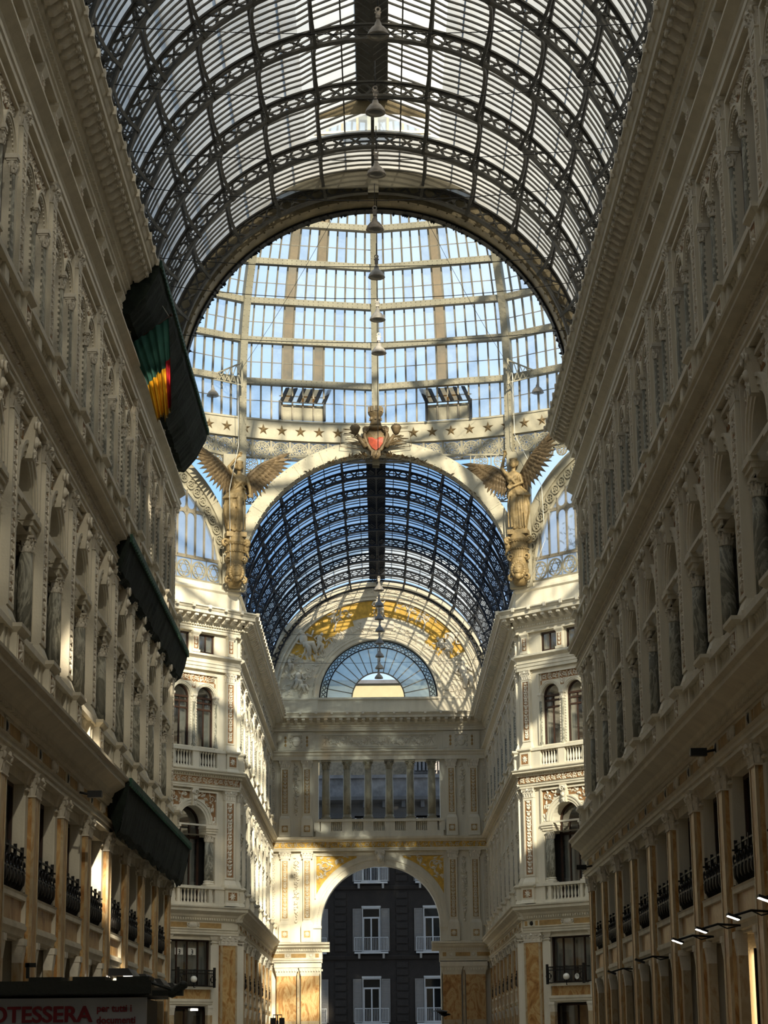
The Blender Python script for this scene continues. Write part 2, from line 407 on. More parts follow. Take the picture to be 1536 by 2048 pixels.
# ---- shared part meshes
def m_pilaster2():
    mb = MB(); w = .34
    mb.box(-w, w, -.17, .0, 10.2, 14.4, 0)
    mb.frustum(-w-.1, w+.1, -.30, 0, 9.9, -w-.1, w+.1, -.30, 0, 10.02, 0); mb.frustum(-w-.08, w+.08, -.27, 0, 10.02, -w, w, -.18, 0, 10.28, 0)
    mb.frame(-w, w, 10.32, 14.36, .10, -.205, -.17, 0)
    mb.face(-w+.1, w-.1, 10.42, 14.26, -.172, 1)
    relief_v(mb, -w+.12, w-.12, 10.48, 14.25, -.172, 2, .055, random.Random(3))
    return mb.mesh('pilaster_arcade', [STP, ROS, STR])
def m_pilaster3():
    mb = MB(); w = .28
    mb.box(-w, w, -.15, .0, 17.25, 20.65, 0)
    mb.box(-w-.09, w+.09, -.26, 0, 16.95, 17.07, 0); mb.frustum(-w-.07, w+.07, -.23, 0, 17.07, -w, w, -.16, 0, 17.3, 0)
    mb.frame(-w, w, 17.35, 20.62, .08, -.18, -.15, 0)
    mb.face(-w+.08, w-.08, 17.43, 20.54, -.152, 1)
    relief_v(mb, -w+.1, w-.1, 17.5, 20.5, -.152, 2, .05, random.Random(5))
    return mb.mesh('pilaster_paired', [STP, ROS, STR])
def m_cap(w, d, h):
    mb = MB(); cap_flat(mb, w, d, 0, h); return mb.mesh('pilaster_capital', [STR])
def m_giant():
    mb = MB()
    mb.box(-.34, .34, -.17, 0, .9, 6.95, 0)
    for t in (-1, 1):
        mb.box(min(t*.27, t*.345), max(t*.27, t*.345), -.185, -.12, .9, 6.95, 1)
        mb.box(min(t*.36, t*.70), max(t*.36, t*.70), -.035, 0, 0, 6.95, 2)
    mb.box(-.44, .44, -.28, 0, 0, .7, 1); mb.frustum(-.44, .44, -.28, 0, .7, -.36, .36, -.19, 0, .9, 1)
    return mb.mesh('giant_pilaster', [MAR, MAP, STP])
def m_giantcap():
    mb = MB(); cap_flat(mb, .70, .18, 0, .5)
    for t in (-1, 1):
        mb.box(min(t*.38, t*.71), max(t*.38, t*.71), -.06, 0, .12, .17, 0); mb.frustum(min(t*.38, t*.7), max(t*.38, t*.7), -.04, 0, .25, min(t*.38, t*.78), max(t*.38, t*.78), -.13, 0, .5, 0)
    return mb.mesh('giant_capital', [STR])
def m_ped(z0, z1, w, d):
    mb = MB(); h = w/2
    mb.box(-h, h, -d, 0, z0+.18, z1-.16, 0); mb.frustum(-h-.07, h+.07, -d-.07, 0, z0, -h, h, -d, 0, z0+.2, 0)
    mb.frustum(-h, h, -d, 0, z1-.18, -h-.11, h+.11, -d-.11, 0, z1-.08, 0); mb.box(-h-.11, h+.11, -d-.11, 0, z1-.08, z1, 0)
    mb.frame(-h+.06, h-.06, z0+.24, z1-.22, .05, -d-.02, -d, 0)
    mb.face(-h+.11, h-.11, z0+.29, z1-.27, -d-.004, 1)
    zc = (z0+z1)/2
    for k in range(8): mb.leaf(0, zc, k*pi/4+.2, min(h, (z1-z0)/2)*.55, .1, .05, -d-.005, 2)
    return mb.mesh('pedestal', [STU, ROS, STR])
def m_bal(z0, z1, L, spans):
    mb = MB(); h = L/2
    mb.box(-h, h, -.32, 0, z0, z0+.16, 0); mb.box(-h, h, -.34, 0, z1-.14, z1, 0)
    e = -h
    for a, b, n in spans+[(h, h, 0)]:
        mb.box(e, a-.04, -.28, 0, z0+.16, z1-.14, 0); e = b+.04
        for i in range(n): baluster(mb, a+(b-a)*(i+.5)/n, -.16, z0+.16, z1-z0-.3, .07, 1, 8)
    return mb.mesh('balustrade', [STU, STP])
def m_surround2():
    mb = MB()
    for s in (-1, 1):
        a, b = (s*.92, s*1.62); x0, x1 = min(a, b), max(a, b)
        mb.box(x0, x1, -.05, .5, 12.62, 12.75, 0); mb.box(x0-.04, x1+.04, -.1, .5, 12.75, 12.87, 0); mb.box(x0-.08, x1+.08, -.15, .5, 12.87, 12.98, 0)
        mb.box(x0, x1, 0, .5, 12.45, 12.62, 0)
    mb.moulded_arch(0, 13.1, [(.92, 1.04, -.05, 0), (1.04, 1.2, -.09, 0), (1.2, 1.28, -.13, 0)], 0, pi, 24, 0)
    mb.box(-1.28, -.92, -.06, 0, 12.98, 13.1, 0); mb.box(.92, 1.28, -.06, 0, 12.98, 13.1, 0)
    mb.frame(-1.66, 1.66, 12.98, 14.8, .09, -.12, 0, 0)
    for s in (-1, 1):
        mb.face(min(s*.2, s*1.57), max(s*.2, s*1.57), 14.36, 14.71, -.012, 1)
        mb.face(min(s*.85, s*1.57), max(s*.85, s*1.57), 14.0, 14.36, -.012, 1); mb.face(min(s*1.2, s*1.57), max(s*1.2, s*1.57), 13.3, 14.0, -.012, 1)
        rg = random.Random(8)
        for k in range(46):
            x, z = rg.uniform(.3, 1.54), rg.uniform(13.2, 14.68)
            if hypot(x, z-13.1) > 1.34: mb.leaf(s*x, z, rg.uniform(0, 6.28), .24, .12, .07, -.012, 2, .2)
        scroll(mb, s*1.3, 14.4, .2, 0, 1.2, s, -.012, 2, .06, .03)
    # keystone with a small mask
    mb.frustum(-.13, .13, -.2, 0, 13.98, -.2, .2, -.3, 0, 14.88, 0)
    mb.ball((0, -.25, 14.36), (.09, .09, .13), 8, 6, 2); mb.ball((0, -.34, 14.34), (.03, .03, .045), 6, 4, 2); scroll(mb, 0, 14.66, .16, 0, 1.3, 1, -.3, 2, .06, .04)
    for s in (-1, 1): volute(mb, s*.13, -.27, 14.7, s, 0, .1, 2, .04); mb.leaf(s*.05, 14.2, -pi/2-s*.4, .25, .14, .06, -.22, 2)
    return mb.mesh('arch_surround', [STU, ROS, STR])
def m_surround3():
    mb = MB()
    mb.frame(-1.62, 1.62, 17.0, 20.95, .08, -.12, 0, 0)
    for s in (-1, 1):
        c = s*.82
        mb.moulded_arch(c, 19.68, [(.60, .66, -.04, 0), (.66, .74, -.08, 0), (.74, .79, -.11, 0)], 0, pi, 20, 0)
        for i in range(20):
            a = pi*(i+.5)/20; mb.box(c+.63*cos(a)-.02, c+.63*cos(a)+.02, -.065, -.03, 19.68+.63*sin(a)-.02, 19.68+.63*sin(a)+.02, 2)
        for t in (-1, 1):
            for i in range(17):
                z = 17.15+i*.148; mb.box(c+t*.64-.022, c+t*.64+.022, -.04, 0, z, z+.07, 2)
    # spandrels with ochre ground
    mb.face(-1.42, 1.42, 20.5, 20.87, -.012, 1); mb.face(-.13, .13, 20.15, 20.5, -.011, 1)
    for s in (-1, 1): mb.face(min(s*1.4, s*1.5), max(s*1.4, s*1.5), 20.2, 20.5, -.011, 1)
    relief_h(mb, -1.4, 1.4, 20.52, 20.86, -.012, 2, .06, 1.0)
    for z in (20.2, 20.32): 
        for s in (-1, 1): mb.leaf(0, z, pi/2+s*.5, .24, .12, .06, -.012, 2)
    return mb.mesh('paired_arch_surround', [STU, ROS, STR])
def m_colonnette():
    mb = MB(); mb.lathe([(.13, 0), (.13, .08), (.10, .12), (.115, .16), (.075, .2), (.07, 2.35)], (0, 0, 0), 10, 0)
    mb.box(-.15, .15, -.15, .15, -.1, 0, 1); return mb.mesh('colonnette', [MGR, STP])
def m_colonnette_cap():
    mb = MB(); cap_round(mb, .085, 0, .32, 0, 6); mb.box(-.14, .14, -.14, .14, .32, .42, 0); return mb.mesh('colonnette_capital', [STR])
def m_colshaft():
    mb = MB(); mb.lathe([(.165, 0), (.172, .6), (.165, 1.3), (.145, 2.0)], (0, 0, 0), 16, 0); return mb.mesh('column_shaft', [MGR])
def m_colbase():
    mb = MB(); mb.box(-.23, .23, -.23, .23, 0, .1); mb.lathe([(.23, .1), (.235, .14), (.23, .18), (.19, .2), (.19, .23), (.21, .25), (.21, .29), (.17, .31)], (0, 0, 0), 16, 0); return mb.mesh('column_base', [STP])
def m_colcap():
    mb = MB(); cap_round(mb, .145, 0, .36, 0, 8); return mb.mesh('column_capital', [STR])
def m_attic_pier():
    mb = MB(); w = .2
    mb.box(-w, w, -.16, 0, Z_AT, 23.1, 0); mb.box(-w-.05, w+.05, -.21, 0, Z_AT, Z_AT+.12, 0)
    mb.frustum(-w, w, -.16, 0, 22.95, -w-.08, w+.08, -.25, 0, 23.08, 0); mb.box(-w-.08, w+.08, -.25, 0, 23.08, 23.16, 0)
    mb.face(-w+.06, w-.06, 22.22, 22.88, -.163, 1); relief_v(mb, -w+.07, w-.07, 22.25, 22.88, -.163, 2, .04, random.Random(2))
    return mb.mesh('attic_pier', [STP, ROS, STR])
def m_shop():
    """cornice, panel and little columns round the shop opening"""
    mb = MB()
    mb.frame(-1.4, 1.4, 4.15, 4.82, .1, -.12, 0, 0); mb.face(-1.3, 1.3, 4.25, 4.72, -.03, 1)
    mb.extr([(0, 3.95), (-.08, 3.98), (-.1, 4.08), (-.14, 4.12), (-.14, 4.2), (0, 4.22)], -1.42, 1.42, 0)
    mb.extr([(0, 4.74), (-.1, 4.76), (-.14, 4.86), (0, 4.9)], -1.42, 1.42, 0)
    for s in (-1, 1):
        mb.box(min(s*1.1, s*1.4), max(s*1.1, s*1.4), -.1, .1, 0, 3.45, 2)
        mb.frustum(s*1.25-.15, s*1.25+.15, -.1, .1, 3.45, s*1.25-.17, s*1.25+.17, -.14, .1, 3.8, 3); mb.box(s*1.25-.19, s*1.25+.19, -.16, .1, 3.8, 3.94, 3)
    return mb.mesh('shop_front_surround', [STU, MAR, MAP, STR])
def m_gridwin(w, h, cols, rows, fw=.07, arch=False, doors=False):
    """timber frame in the plane y=0, sill at z=0; h = straight height, arch adds a half round"""
    mb = MB(); x = w/2
    mb.box(-x, -x+fw, -.05, .05, 0, h); mb.box(x-fw, x, -.05, .05, 0, h); mb.box(-x, x, -.05, .05, 0, fw*1.6)
    for i in range(1, cols): mb.box(-x+w*i/cols-fw*.35, -x+w*i/cols+fw*.35, -.04, .04, 0, h)
    for z in rows: mb.box(-x, x, -.045, .045, z-fw*.6, z+fw*.6)
    if arch:
        mb.ring(0, h, x-fw, x, -.05, .05, 0, pi, 16); mb.box(-x, x, -.06, .06, h-.06, h+.05)
    else: mb.box(-x, x, -.05, .05, h-fw, h)
    return mb.mesh('window_frame', [WOOD])
def m_pane(w, h, arch=False):
    mb = MB(); x = w/2; mb.face(-x, x, 0, h, 0)
    if arch:
        n = 14; vs = [(0, 0, h)]+[(x*cos(pi*i/n), 0, h+x*sin(pi*i/n)) for i in range(n+1)]
        mb.add(vs, [(0, i+1, i+2) for i in range(n)])
    return mb.mesh('window_pane', [GW])
def m_curtain(w, h, gap=.15):
    mb = MB(); n = 28
    for s in (-1, 1):
        vs = []; 
        for i in range(n+1):
            t = i/n; x = s*(gap*w/2+(w/2-gap*w/2)*t)
            y = .04*sin(t*32)+.015*sin(t*71)
            vs += [(x, y, 0), (x, y, h)]
        mb.add(vs, [(2*i, 2*i+2, 2*i+3, 2*i+1) for i in range(n)], 0, True)
    return mb.mesh('curtain', [CUR])
def m_balcony(w=2.6):
    mb = MB(); h = w/2
    def bulge(t): return -.06+.15*sin(pi*min(1, t*1.15))**1.2
    for i in range(17):
        x = -h+w*i/16
        mb.tube([(x, -bulge(t/6), .75*t/6) for t in range(7)], .016, 4, 0)
    for z, t in ((0, 0), (.42, .56), (.75, 1)): 
        mb.box(-h, h, -bulge(t)-.03, -bulge(t)+.02, z, z+.045)
    mb.box(-h, h, -.04, 0, .86, .9)
    for x in (-h, -h/3, h/3, h): mb.box(x-.03, x+.03, -.05, .02, .7, .98)
    for s in (-1, 1):
        for z in (0, .42, .75): mb.box(min(s*h, s*(h-.04)), max(s*h, s*(h-.04)), -.1, .15, z, z+.04)
    for i in range(6):
        x = -h+w*(i+.5)/6
        mb.ball((x, -.09, .3), (.13, .04, .16), 8, 5); mb.tube([(x+.1*cos(a*.7), -.1, .55+.1*sin(a*.7)) for a in range(9)], .018, 4)
    return mb.mesh('balcony_railing', [RAIL])
M = dict(p2=m_pilaster2(), p3=m_pilaster3(), c2=m_cap(.68, .17, .5), c3=m_cap(.56, .15, .5), g=m_giant(), gc=m_giantcap(),
         ped2=m_ped(Z_C1+.08, Z_P2, .84, .42), ped3=m_ped(Z_C2+.05, Z_P3, .72, .36),
         s2=m_surround2(), s3=m_surround3(), cn=m_colonnette(), cnc=m_colonnette_cap(), sh=m_colshaft(), cb=m_colbase(), cc=m_colcap(),
         ap=m_attic_pier(), shop=m_shop(), balc=m_balcony(),
         w1=m_gridwin(2.82, 2.38, 4, [], .09), w1p=m_pane(2.8, 2.35), w1c=m_curtain(2.7, 2.3, .05),
         w0=m_gridwin(2.7, 3.85, 2, [2.7], .1), w0p=m_pane(2.6, 3.85),
         w2=m_gridwin(1.84, 4.03, 3, [.85, 3.35], .1, True), w2p=m_pane(1.78, 4.03, True), w2c=m_curtain(1.7, 3.3, .25),
         w3=m_gridwin(1.2, 3.56, 2, [.8, 2.95, 3.3], .08, True), w3p=m_pane(1.15, 3.56, True), w3c=m_curtain(1.1, 3.2, .3),
         w4=m_gridwin(1.1, 1.03, 2, [], .07), w4p=m_pane(1.05, 1.0), w4c=m_curtain(1.0, 1.0, .35))
def pil_caps(par, mesh, capmesh, name, x, zc, cname='capital'):
    p = inst(name, mesh, par, (x, 0, 0)); inst(cname, capmesh, p, (0, 0, zc)); return p

def entab1(mb, x0, x1, x0e, x1e, cent=(), B=PITCH):
    """architrave, ochre frieze and cornice over the marble order; *e = ends of the projecting part"""
    mb.extr([(0, 7.45), (-.2, 7.45), (-.2, 7.56), (-.24, 7.58), (-.24, 7.68), (-.3, 7.72), (0, 7.72)], x0, x1, 0)
    mb.box(x0, x1, -.18, 0, 7.72, 8.12, 0)
    mb.extr([(0, 8.12), (-.22, 8.12), (-.26, 8.18), (-.26, 8.28), (-.34, 8.36), (-.38, 8.46), (-.62, 8.6), (-.66, 8.62), (-.66, 8.74), (-.74, 8.80), (-.75, 8.86), (0, 8.9)], x0e, x1e, 0)
    n = int((x1-x0)/.16)
    for i in range(n): x = x0+(i+.3)*(x1-x0)/n; mb.box(x, x+.09, -.33, -.26, 8.19, 8.29, 0)
    for c in cent:      # ochre panels, round marble disc over each pilaster, cartouche over each window
        for s in (-1, 1): mb.box(min(c+s*.42, c+s*(B/2-.55)), max(c+s*.42, c+s*(B/2-.55)), -.19, -.18, 7.79, 8.05, 1)
        for k in range(2): mb.ball((c, -.18, 7.92), (.34-.1*k, .05+.03*k, .17-.03*k), 10, 6, 2)
        for s in (-1, 1): volute(mb, c+s*.32, -.21, 7.95, s*.9, 0, .1, 2, .04)
        d = c-B/2
        mb.box(d-.45, d-.27, -.19, -.18, 7.8, 8.04, 1); mb.box(d+.27, d+.45, -.19, -.18, 7.8, 8.04, 1)
        mb.frame(d-.2, d+.2, 7.76, 8.08, .04, -.22, -.18, 0); mb.ball((d, -.18, 7.92), (.12, .06, .12), 10, 6, 3)
def entab2(mb, x0, x1, x0e, x1e, fr=None):
    mb.extr([(0, 14.9), (-.22, 14.9), (-.22, 15.0), (-.26, 15.02), (-.26, 15.1), (-.31, 15.15), (0, 15.15)], x0, x1, 0)
    mb.box(x0, x1, -.19, 0, 15.15, 15.5, 1)
    f0, f1 = fr or (x0, x1); relief_h(mb, f0, f1, 15.17, 15.48, -.19, 2, .06, 1.15)
    mb.extr([(0, 15.5), (-.23, 15.5), (-.25, 15.55), (-.25, 15.62), (-.36, 15.66), (-.50, 15.68), (-.50, 15.76), (-.56, 15.8), (-.58, 15.85), (0, 15.87)], x0e, x1e, 0)
    n = int((x1-x0)/.16)
    for i in range(n): x = x0+(i+.3)*(x1-x0)/n; mb.box(x, x+.09, -.30, -.25, 15.55, 15.63, 0)
def entab3(mb, x0, x1):
    mb.extr([(0, 21.15), (-.19, 21.15), (-.19, 21.3), (-.23, 21.33), (-.23, 21.47), (-.27, 21.52), (-.2, 21.58), (-.2, 21.72), (-.32, 21.8), (-.42, 21.86), (-.42, 21.93), (-.3, 22.0), (0, 22.02)], x0, x1, 0)
def maincornice(mb, x0, x1, x0e, x1e, ms=None):
    mb.extr([(0, 23.16), (-.2, 23.16), (-.2, 23.3), (-.25, 23.33), (-.25, 23.42), (-.3, 23.46), (-.3, 23.55), (-.42, 23.66), (-.42, 23.72), (-.48, 23.76), (0, 23.8)], x0, x1, 0)
    mb.extr([(0, 23.78), (-.50, 23.78), (-.50, 23.96), (-.98, 23.98), (-.98, 24.14), (-1.02, 24.17), (-1.08, 24.26), (-1.15, 24.3), (-1.15, 24.37), (-.2, 24.40), (0, 24.42)], x0e, x1e, 0)
    L = x1e-x0e; n = int(L/.17)
    for i in range(n): x = x0e+(i+.3)*L/n; mb.box(x, x+.09, -.36, -.3, 23.46, 23.55, 0)
    n = int(L/.52)
    for i in range(n):
        x = x0e+(i+.5)*L/n
        mb.box(x-.11, x+.11, -.9, -.48, 23.84, 23.97, 1)
        mb.frustum(x-.1, x+.1, -.6, -.48, 23.66, x-.1, x+.1, -.86, -.48, 23.86, 1)
        mb.tube([(x-.12, -.84, 23.87), (x+.12, -.84, 23.87)], .06, 6, 1); bent_leaf(mb, x, -.52, 23.66, 0, -1, .2, .2, .3, 1); bent_leaf(mb, x, -.8, 23.78, 0, -1, .14, .14, .1, 1)
    n = int(L/1.04)
    for i in range(n+1):
        x = x0e+i*L/n
        mb.frustum(x-.07, x+.07, -1.19, -1.1, 24.2, x-.1, x+.1, -1.2, -1.1, 24.4, 1)

WIN = [0]
def window(par, kind, x, z, y, curtain=True, rot=0, full=True):
    WIN[0] += 1
    names = dict(w0='shop opening', w1='mezzanine window', w2='arched window', w3='narrow arched window', w4='small attic window')
    f = inst('window_%d' % WIN[0], None)
    f.parent = None
    mw = par.matrix_basis @ Matrix.Translation((x, y, z)); f.location = mw.to_translation(); f.rotation_euler = (0, 0, par.rotation_euler.z)
    tag(f, kind='structure')
    inst('window_frame', M[kind], f); inst('window_pane', M[kind+'p'], f, (0, .01, 0))
    if curtain and kind+'c' in M: inst('curtain', M[kind+'c'], f, (0, .2, .05))
    return f

def column(par, x, label, cat='column', group='marble columns beside the arcade windows', y=.12):
    mw = par.matrix_basis @ Matrix.Translation((x, y, Z_P2))
    e = empty('marble_column', mw.to_translation(), par.rotation_euler.z)
    tag(e, label, cat, group)
    inst('column_base', M['cb'], e); inst('shaft', M['sh'], e, (0, 0, .3)); inst('capital', M['cc'], e, (0, 0, 2.28))
    return e

def facade(name, loc, rz, L, cents, pils, B, where, order, ends=(0, 0), detail=2, fr=None, side=1, rails=True):
    """one storeyed wall; local x along it, -y towards the nave.  cents = bay centres, pils = pilaster positions"""
    mb = MB()
    lo, hi = min(c-B/2 for c in cents), max(c+B/2 for c in cents)
    for c in cents: bay_wall(mb, c, B)
    if lo > 0: mb.face(0, lo, 0, ZS)
    if hi < L: mb.face(hi, L, 0, ZS)
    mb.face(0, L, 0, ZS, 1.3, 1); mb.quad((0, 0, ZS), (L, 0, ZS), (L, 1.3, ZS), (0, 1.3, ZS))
    mb.quad((0, 1.3, 0), (0, 0, 0), (0, 0, ZS), (0, 1.3, ZS)); mb.quad((L, 0, 0), (L, 1.3, 0), (L, 1.3, ZS), (L, 0, ZS))
    w = inst(name, mb.mesh(name, [STU, DRK]), None, loc, rz); tag(w, kind='structure')
    w['label'] = where
    a, b = ends
    mb = MB(); entab1(mb, 0, L, -a*.75, L+b*.75, cents, B); inst('ochre_entablature', mb.mesh('ochre_entablature', [STU, OCH, STR, BLK]), w)
    mb = MB(); entab2(mb, 0, L, -a*.58, L+b*.58, fr); inst('scroll_entablature', mb.mesh('scroll_entablature', [STU, ROS, STR]), w)
    mb = MB(); entab3(mb, 0, L); inst('attic_string_course', mb.mesh('attic_string_course', [STU]), w)
    mb = MB(); maincornice(mb, 0, L, -a*1.15, L+b*1.15); mb.extr([(0, 24.4), (-.1, 24.42), (-.1, 25.4), (-.2, 25.5), (-.2, 25.62), (0, 25.62)], 0, L, 0)
    inst('crowning_cornice', mb.mesh('crowning_cornice', [STU, STR]), w)
    for x in pils:
        gp = pil_caps(w, M['g'], M['gc'], 'giant_pilaster', x, 6.95)
        if side == 0: gp.scale = (1.6, 1, 1)
        pil_caps(w, M['p2'], M['c2'], 'arcade_pilaster', x, 14.4)
        pil_caps(w, M['p3'], M['c3'], 'upper_pilaster', x, 20.65)
        inst('pedestal', M['ped2'], w, (x, 0, 0)); inst('pedestal', M['ped3'], w, (x, 0, 0))
        inst('attic_pier', M['ap'], w, (x, 0, 0))
    bl = B-.84; key = 'b%.2f' % bl
    if key not in M: M[key+'2'] = m_bal(Z_C1+.05, Z_P2, bl, [(-1.32, -1.18, 1), (-.92, .92, 8), (1.18, 1.32, 1)]); M[key+'3'] = m_bal(Z_C2+.05, Z_P3, bl+.1, [(-1.4, -.26, 6), (.26, 1.4, 6)]); M[key] = 1
    for i, c in enumerate(cents):
        inst('shop_front_surround', M['shop'], w, (c, 0, 0))
        inst('arch_surround', M['s2'], w, (c, 0, 0)); inst('paired_arch_surround', M['s3'], w, (c, 0, 0))
        inst('balustrade', M[key+'2'], w, (c, 0, 0)); inst('balustrade', M[key+'3'], w, (c, 0, 0))
        inst('attic_pier', M['ap'], w, (c, 0, 0))
        for x in (-1.51, 0, 1.51):
            q = inst('colonnette', M['cn'], w, (c+x, -.03, 17.05)); inst('capital', M['cnc'], q, (0, 0, 2.35))
        window(w, 'w0', c, 0, .45); window(w, 'w1', c, 4.82, .28); window(w, 'w2', c, 9.07, .6)
        for s in (-1, 1): window(w, 'w3', c+s*.82, 16.12, .2); window(w, 'w4', c+s*.87, Z_AT, .14)
        bay = order(i)
        for k, x in enumerate((-1.42, -1.13, 1.13, 1.42)):
            right = x > 0                      # nearer or farther from the viewer is decided by `side`
            ne = ('near', 'far')[(1 if right else 0) if side > 0 else (0 if right else 1)] if side else ('left', 'right')[1 if right else 0]
            pos = 'outer' if abs(x) > 1.3 else 'inner'
            if detail == 0: y = .12
            column(w, c+x, 'grey veined %s column, %s side of %s' % (pos, ne, bay), y=.08 if pos == 'inner' else .2)
        if rails:
            mw = w.matrix_basis @ Matrix.Translation((c, 0, 4.86))
            r = inst('balcony_railing', M['balc'], None, mw.to_translation(), rz)
            tag(r, 'bulging black iron balcony rail under %s' % bay, 'railing', 'iron balcony rails of the mezzanine')
    return w

npil = 12
pY = [75.6-PITCH*k for k in range(npil)]
cY = [75.6-PITCH*(k+.5) for k in range(npil-1)]
Y0 = -14.0
bayname = lambda i, w: '%s arch from crossing, %s' % (ORD[i], w)
# left wall: local x -> world +Y ; right wall: local x -> world -Y
WL = facade('wall_left', (-WX, Y0, 0), pi/2, Y1-Y0, [y-Y0 for y in cY], [y-Y0 for y in pY], PITCH,
            'tall shaded storeyed wall on the left of the near arm, hung with a flag and green netting', lambda i: bayname(i, 'near left wall'),
            ends=(0, 0), side=1, fr=(35, Y1-Y0))
WR = facade('wall_right', (WX, Y1, 0), -pi/2, Y1-Y0, [Y1-y for y in cY], [Y1-y for y in pY], PITCH,
            'tall shaded storeyed wall on the right of the near arm', lambda i: bayname(i, 'near right wall'), side=-1, fr=(0, 56))
P2_ = 4.25
fpY = [112.9+P2_*k for k in range(9)]; fcY = [112.9+P2_*(k+.5) for k in range(8)]
FL = facade('wall_far_left', (-WX, Y2, 0), pi/2, Y3-Y2, [y-Y2 for y in fcY], [y-Y2 for y in fpY], P2_,
            'sunlit storeyed wall on the left of the far arm', lambda i: bayname(i, 'far left wall'), ends=(.4, 0), side=1, detail=0)
FR = facade('wall_far_right', (WX, Y3, 0), -pi/2, Y3-Y2, [Y3-y for y in fcY], [Y3-y for y in fpY], P2_,
            'storeyed wall in shade on the right of the far arm', lambda i: bayname(i, 'far right wall'), ends=(0, .4), side=-1, detail=0)
# diagonal walls of the crossing, three bays of 4.9 m, two carry detail
DL = 10.35*sqrt(2); BD = 4.88
def diag(name, sx, label, wname):
    nb = 2
    if sx < 0:   # from far-left outer corner to the arm corner; local x ends at the arm corner
        loc = (-WX-10.35, Y2-10.35, 0); rz = pi/4
        cs = [DL-.55-BD*(k+.5) for k in range(nb)]; ps = [DL-.55-BD*k for k in range(nb+1)]
    else:
        loc = (WX, Y2, 0); rz = -pi/4
        cs = [.55+BD*(k+.5) for k in range(nb)]; ps = [.55+BD*k for k in range(nb+1)]
    return facade(name, loc, rz, DL, cs, ps, BD, label, lambda i: '%s arch from far arm, %s' % (ORD[i], wname), ends=(.4, .4), side=0, rails=False)
DLW = diag('wall_crossing_left', -1, 'sunlit cream corner wall left of the far arm below the left angel', 'sunlit left corner wall')
DRW = diag('wall_crossing_right', 1, 'sunlit cream corner wall right of the far arm below the right angel', 'sunlit right corner wall')
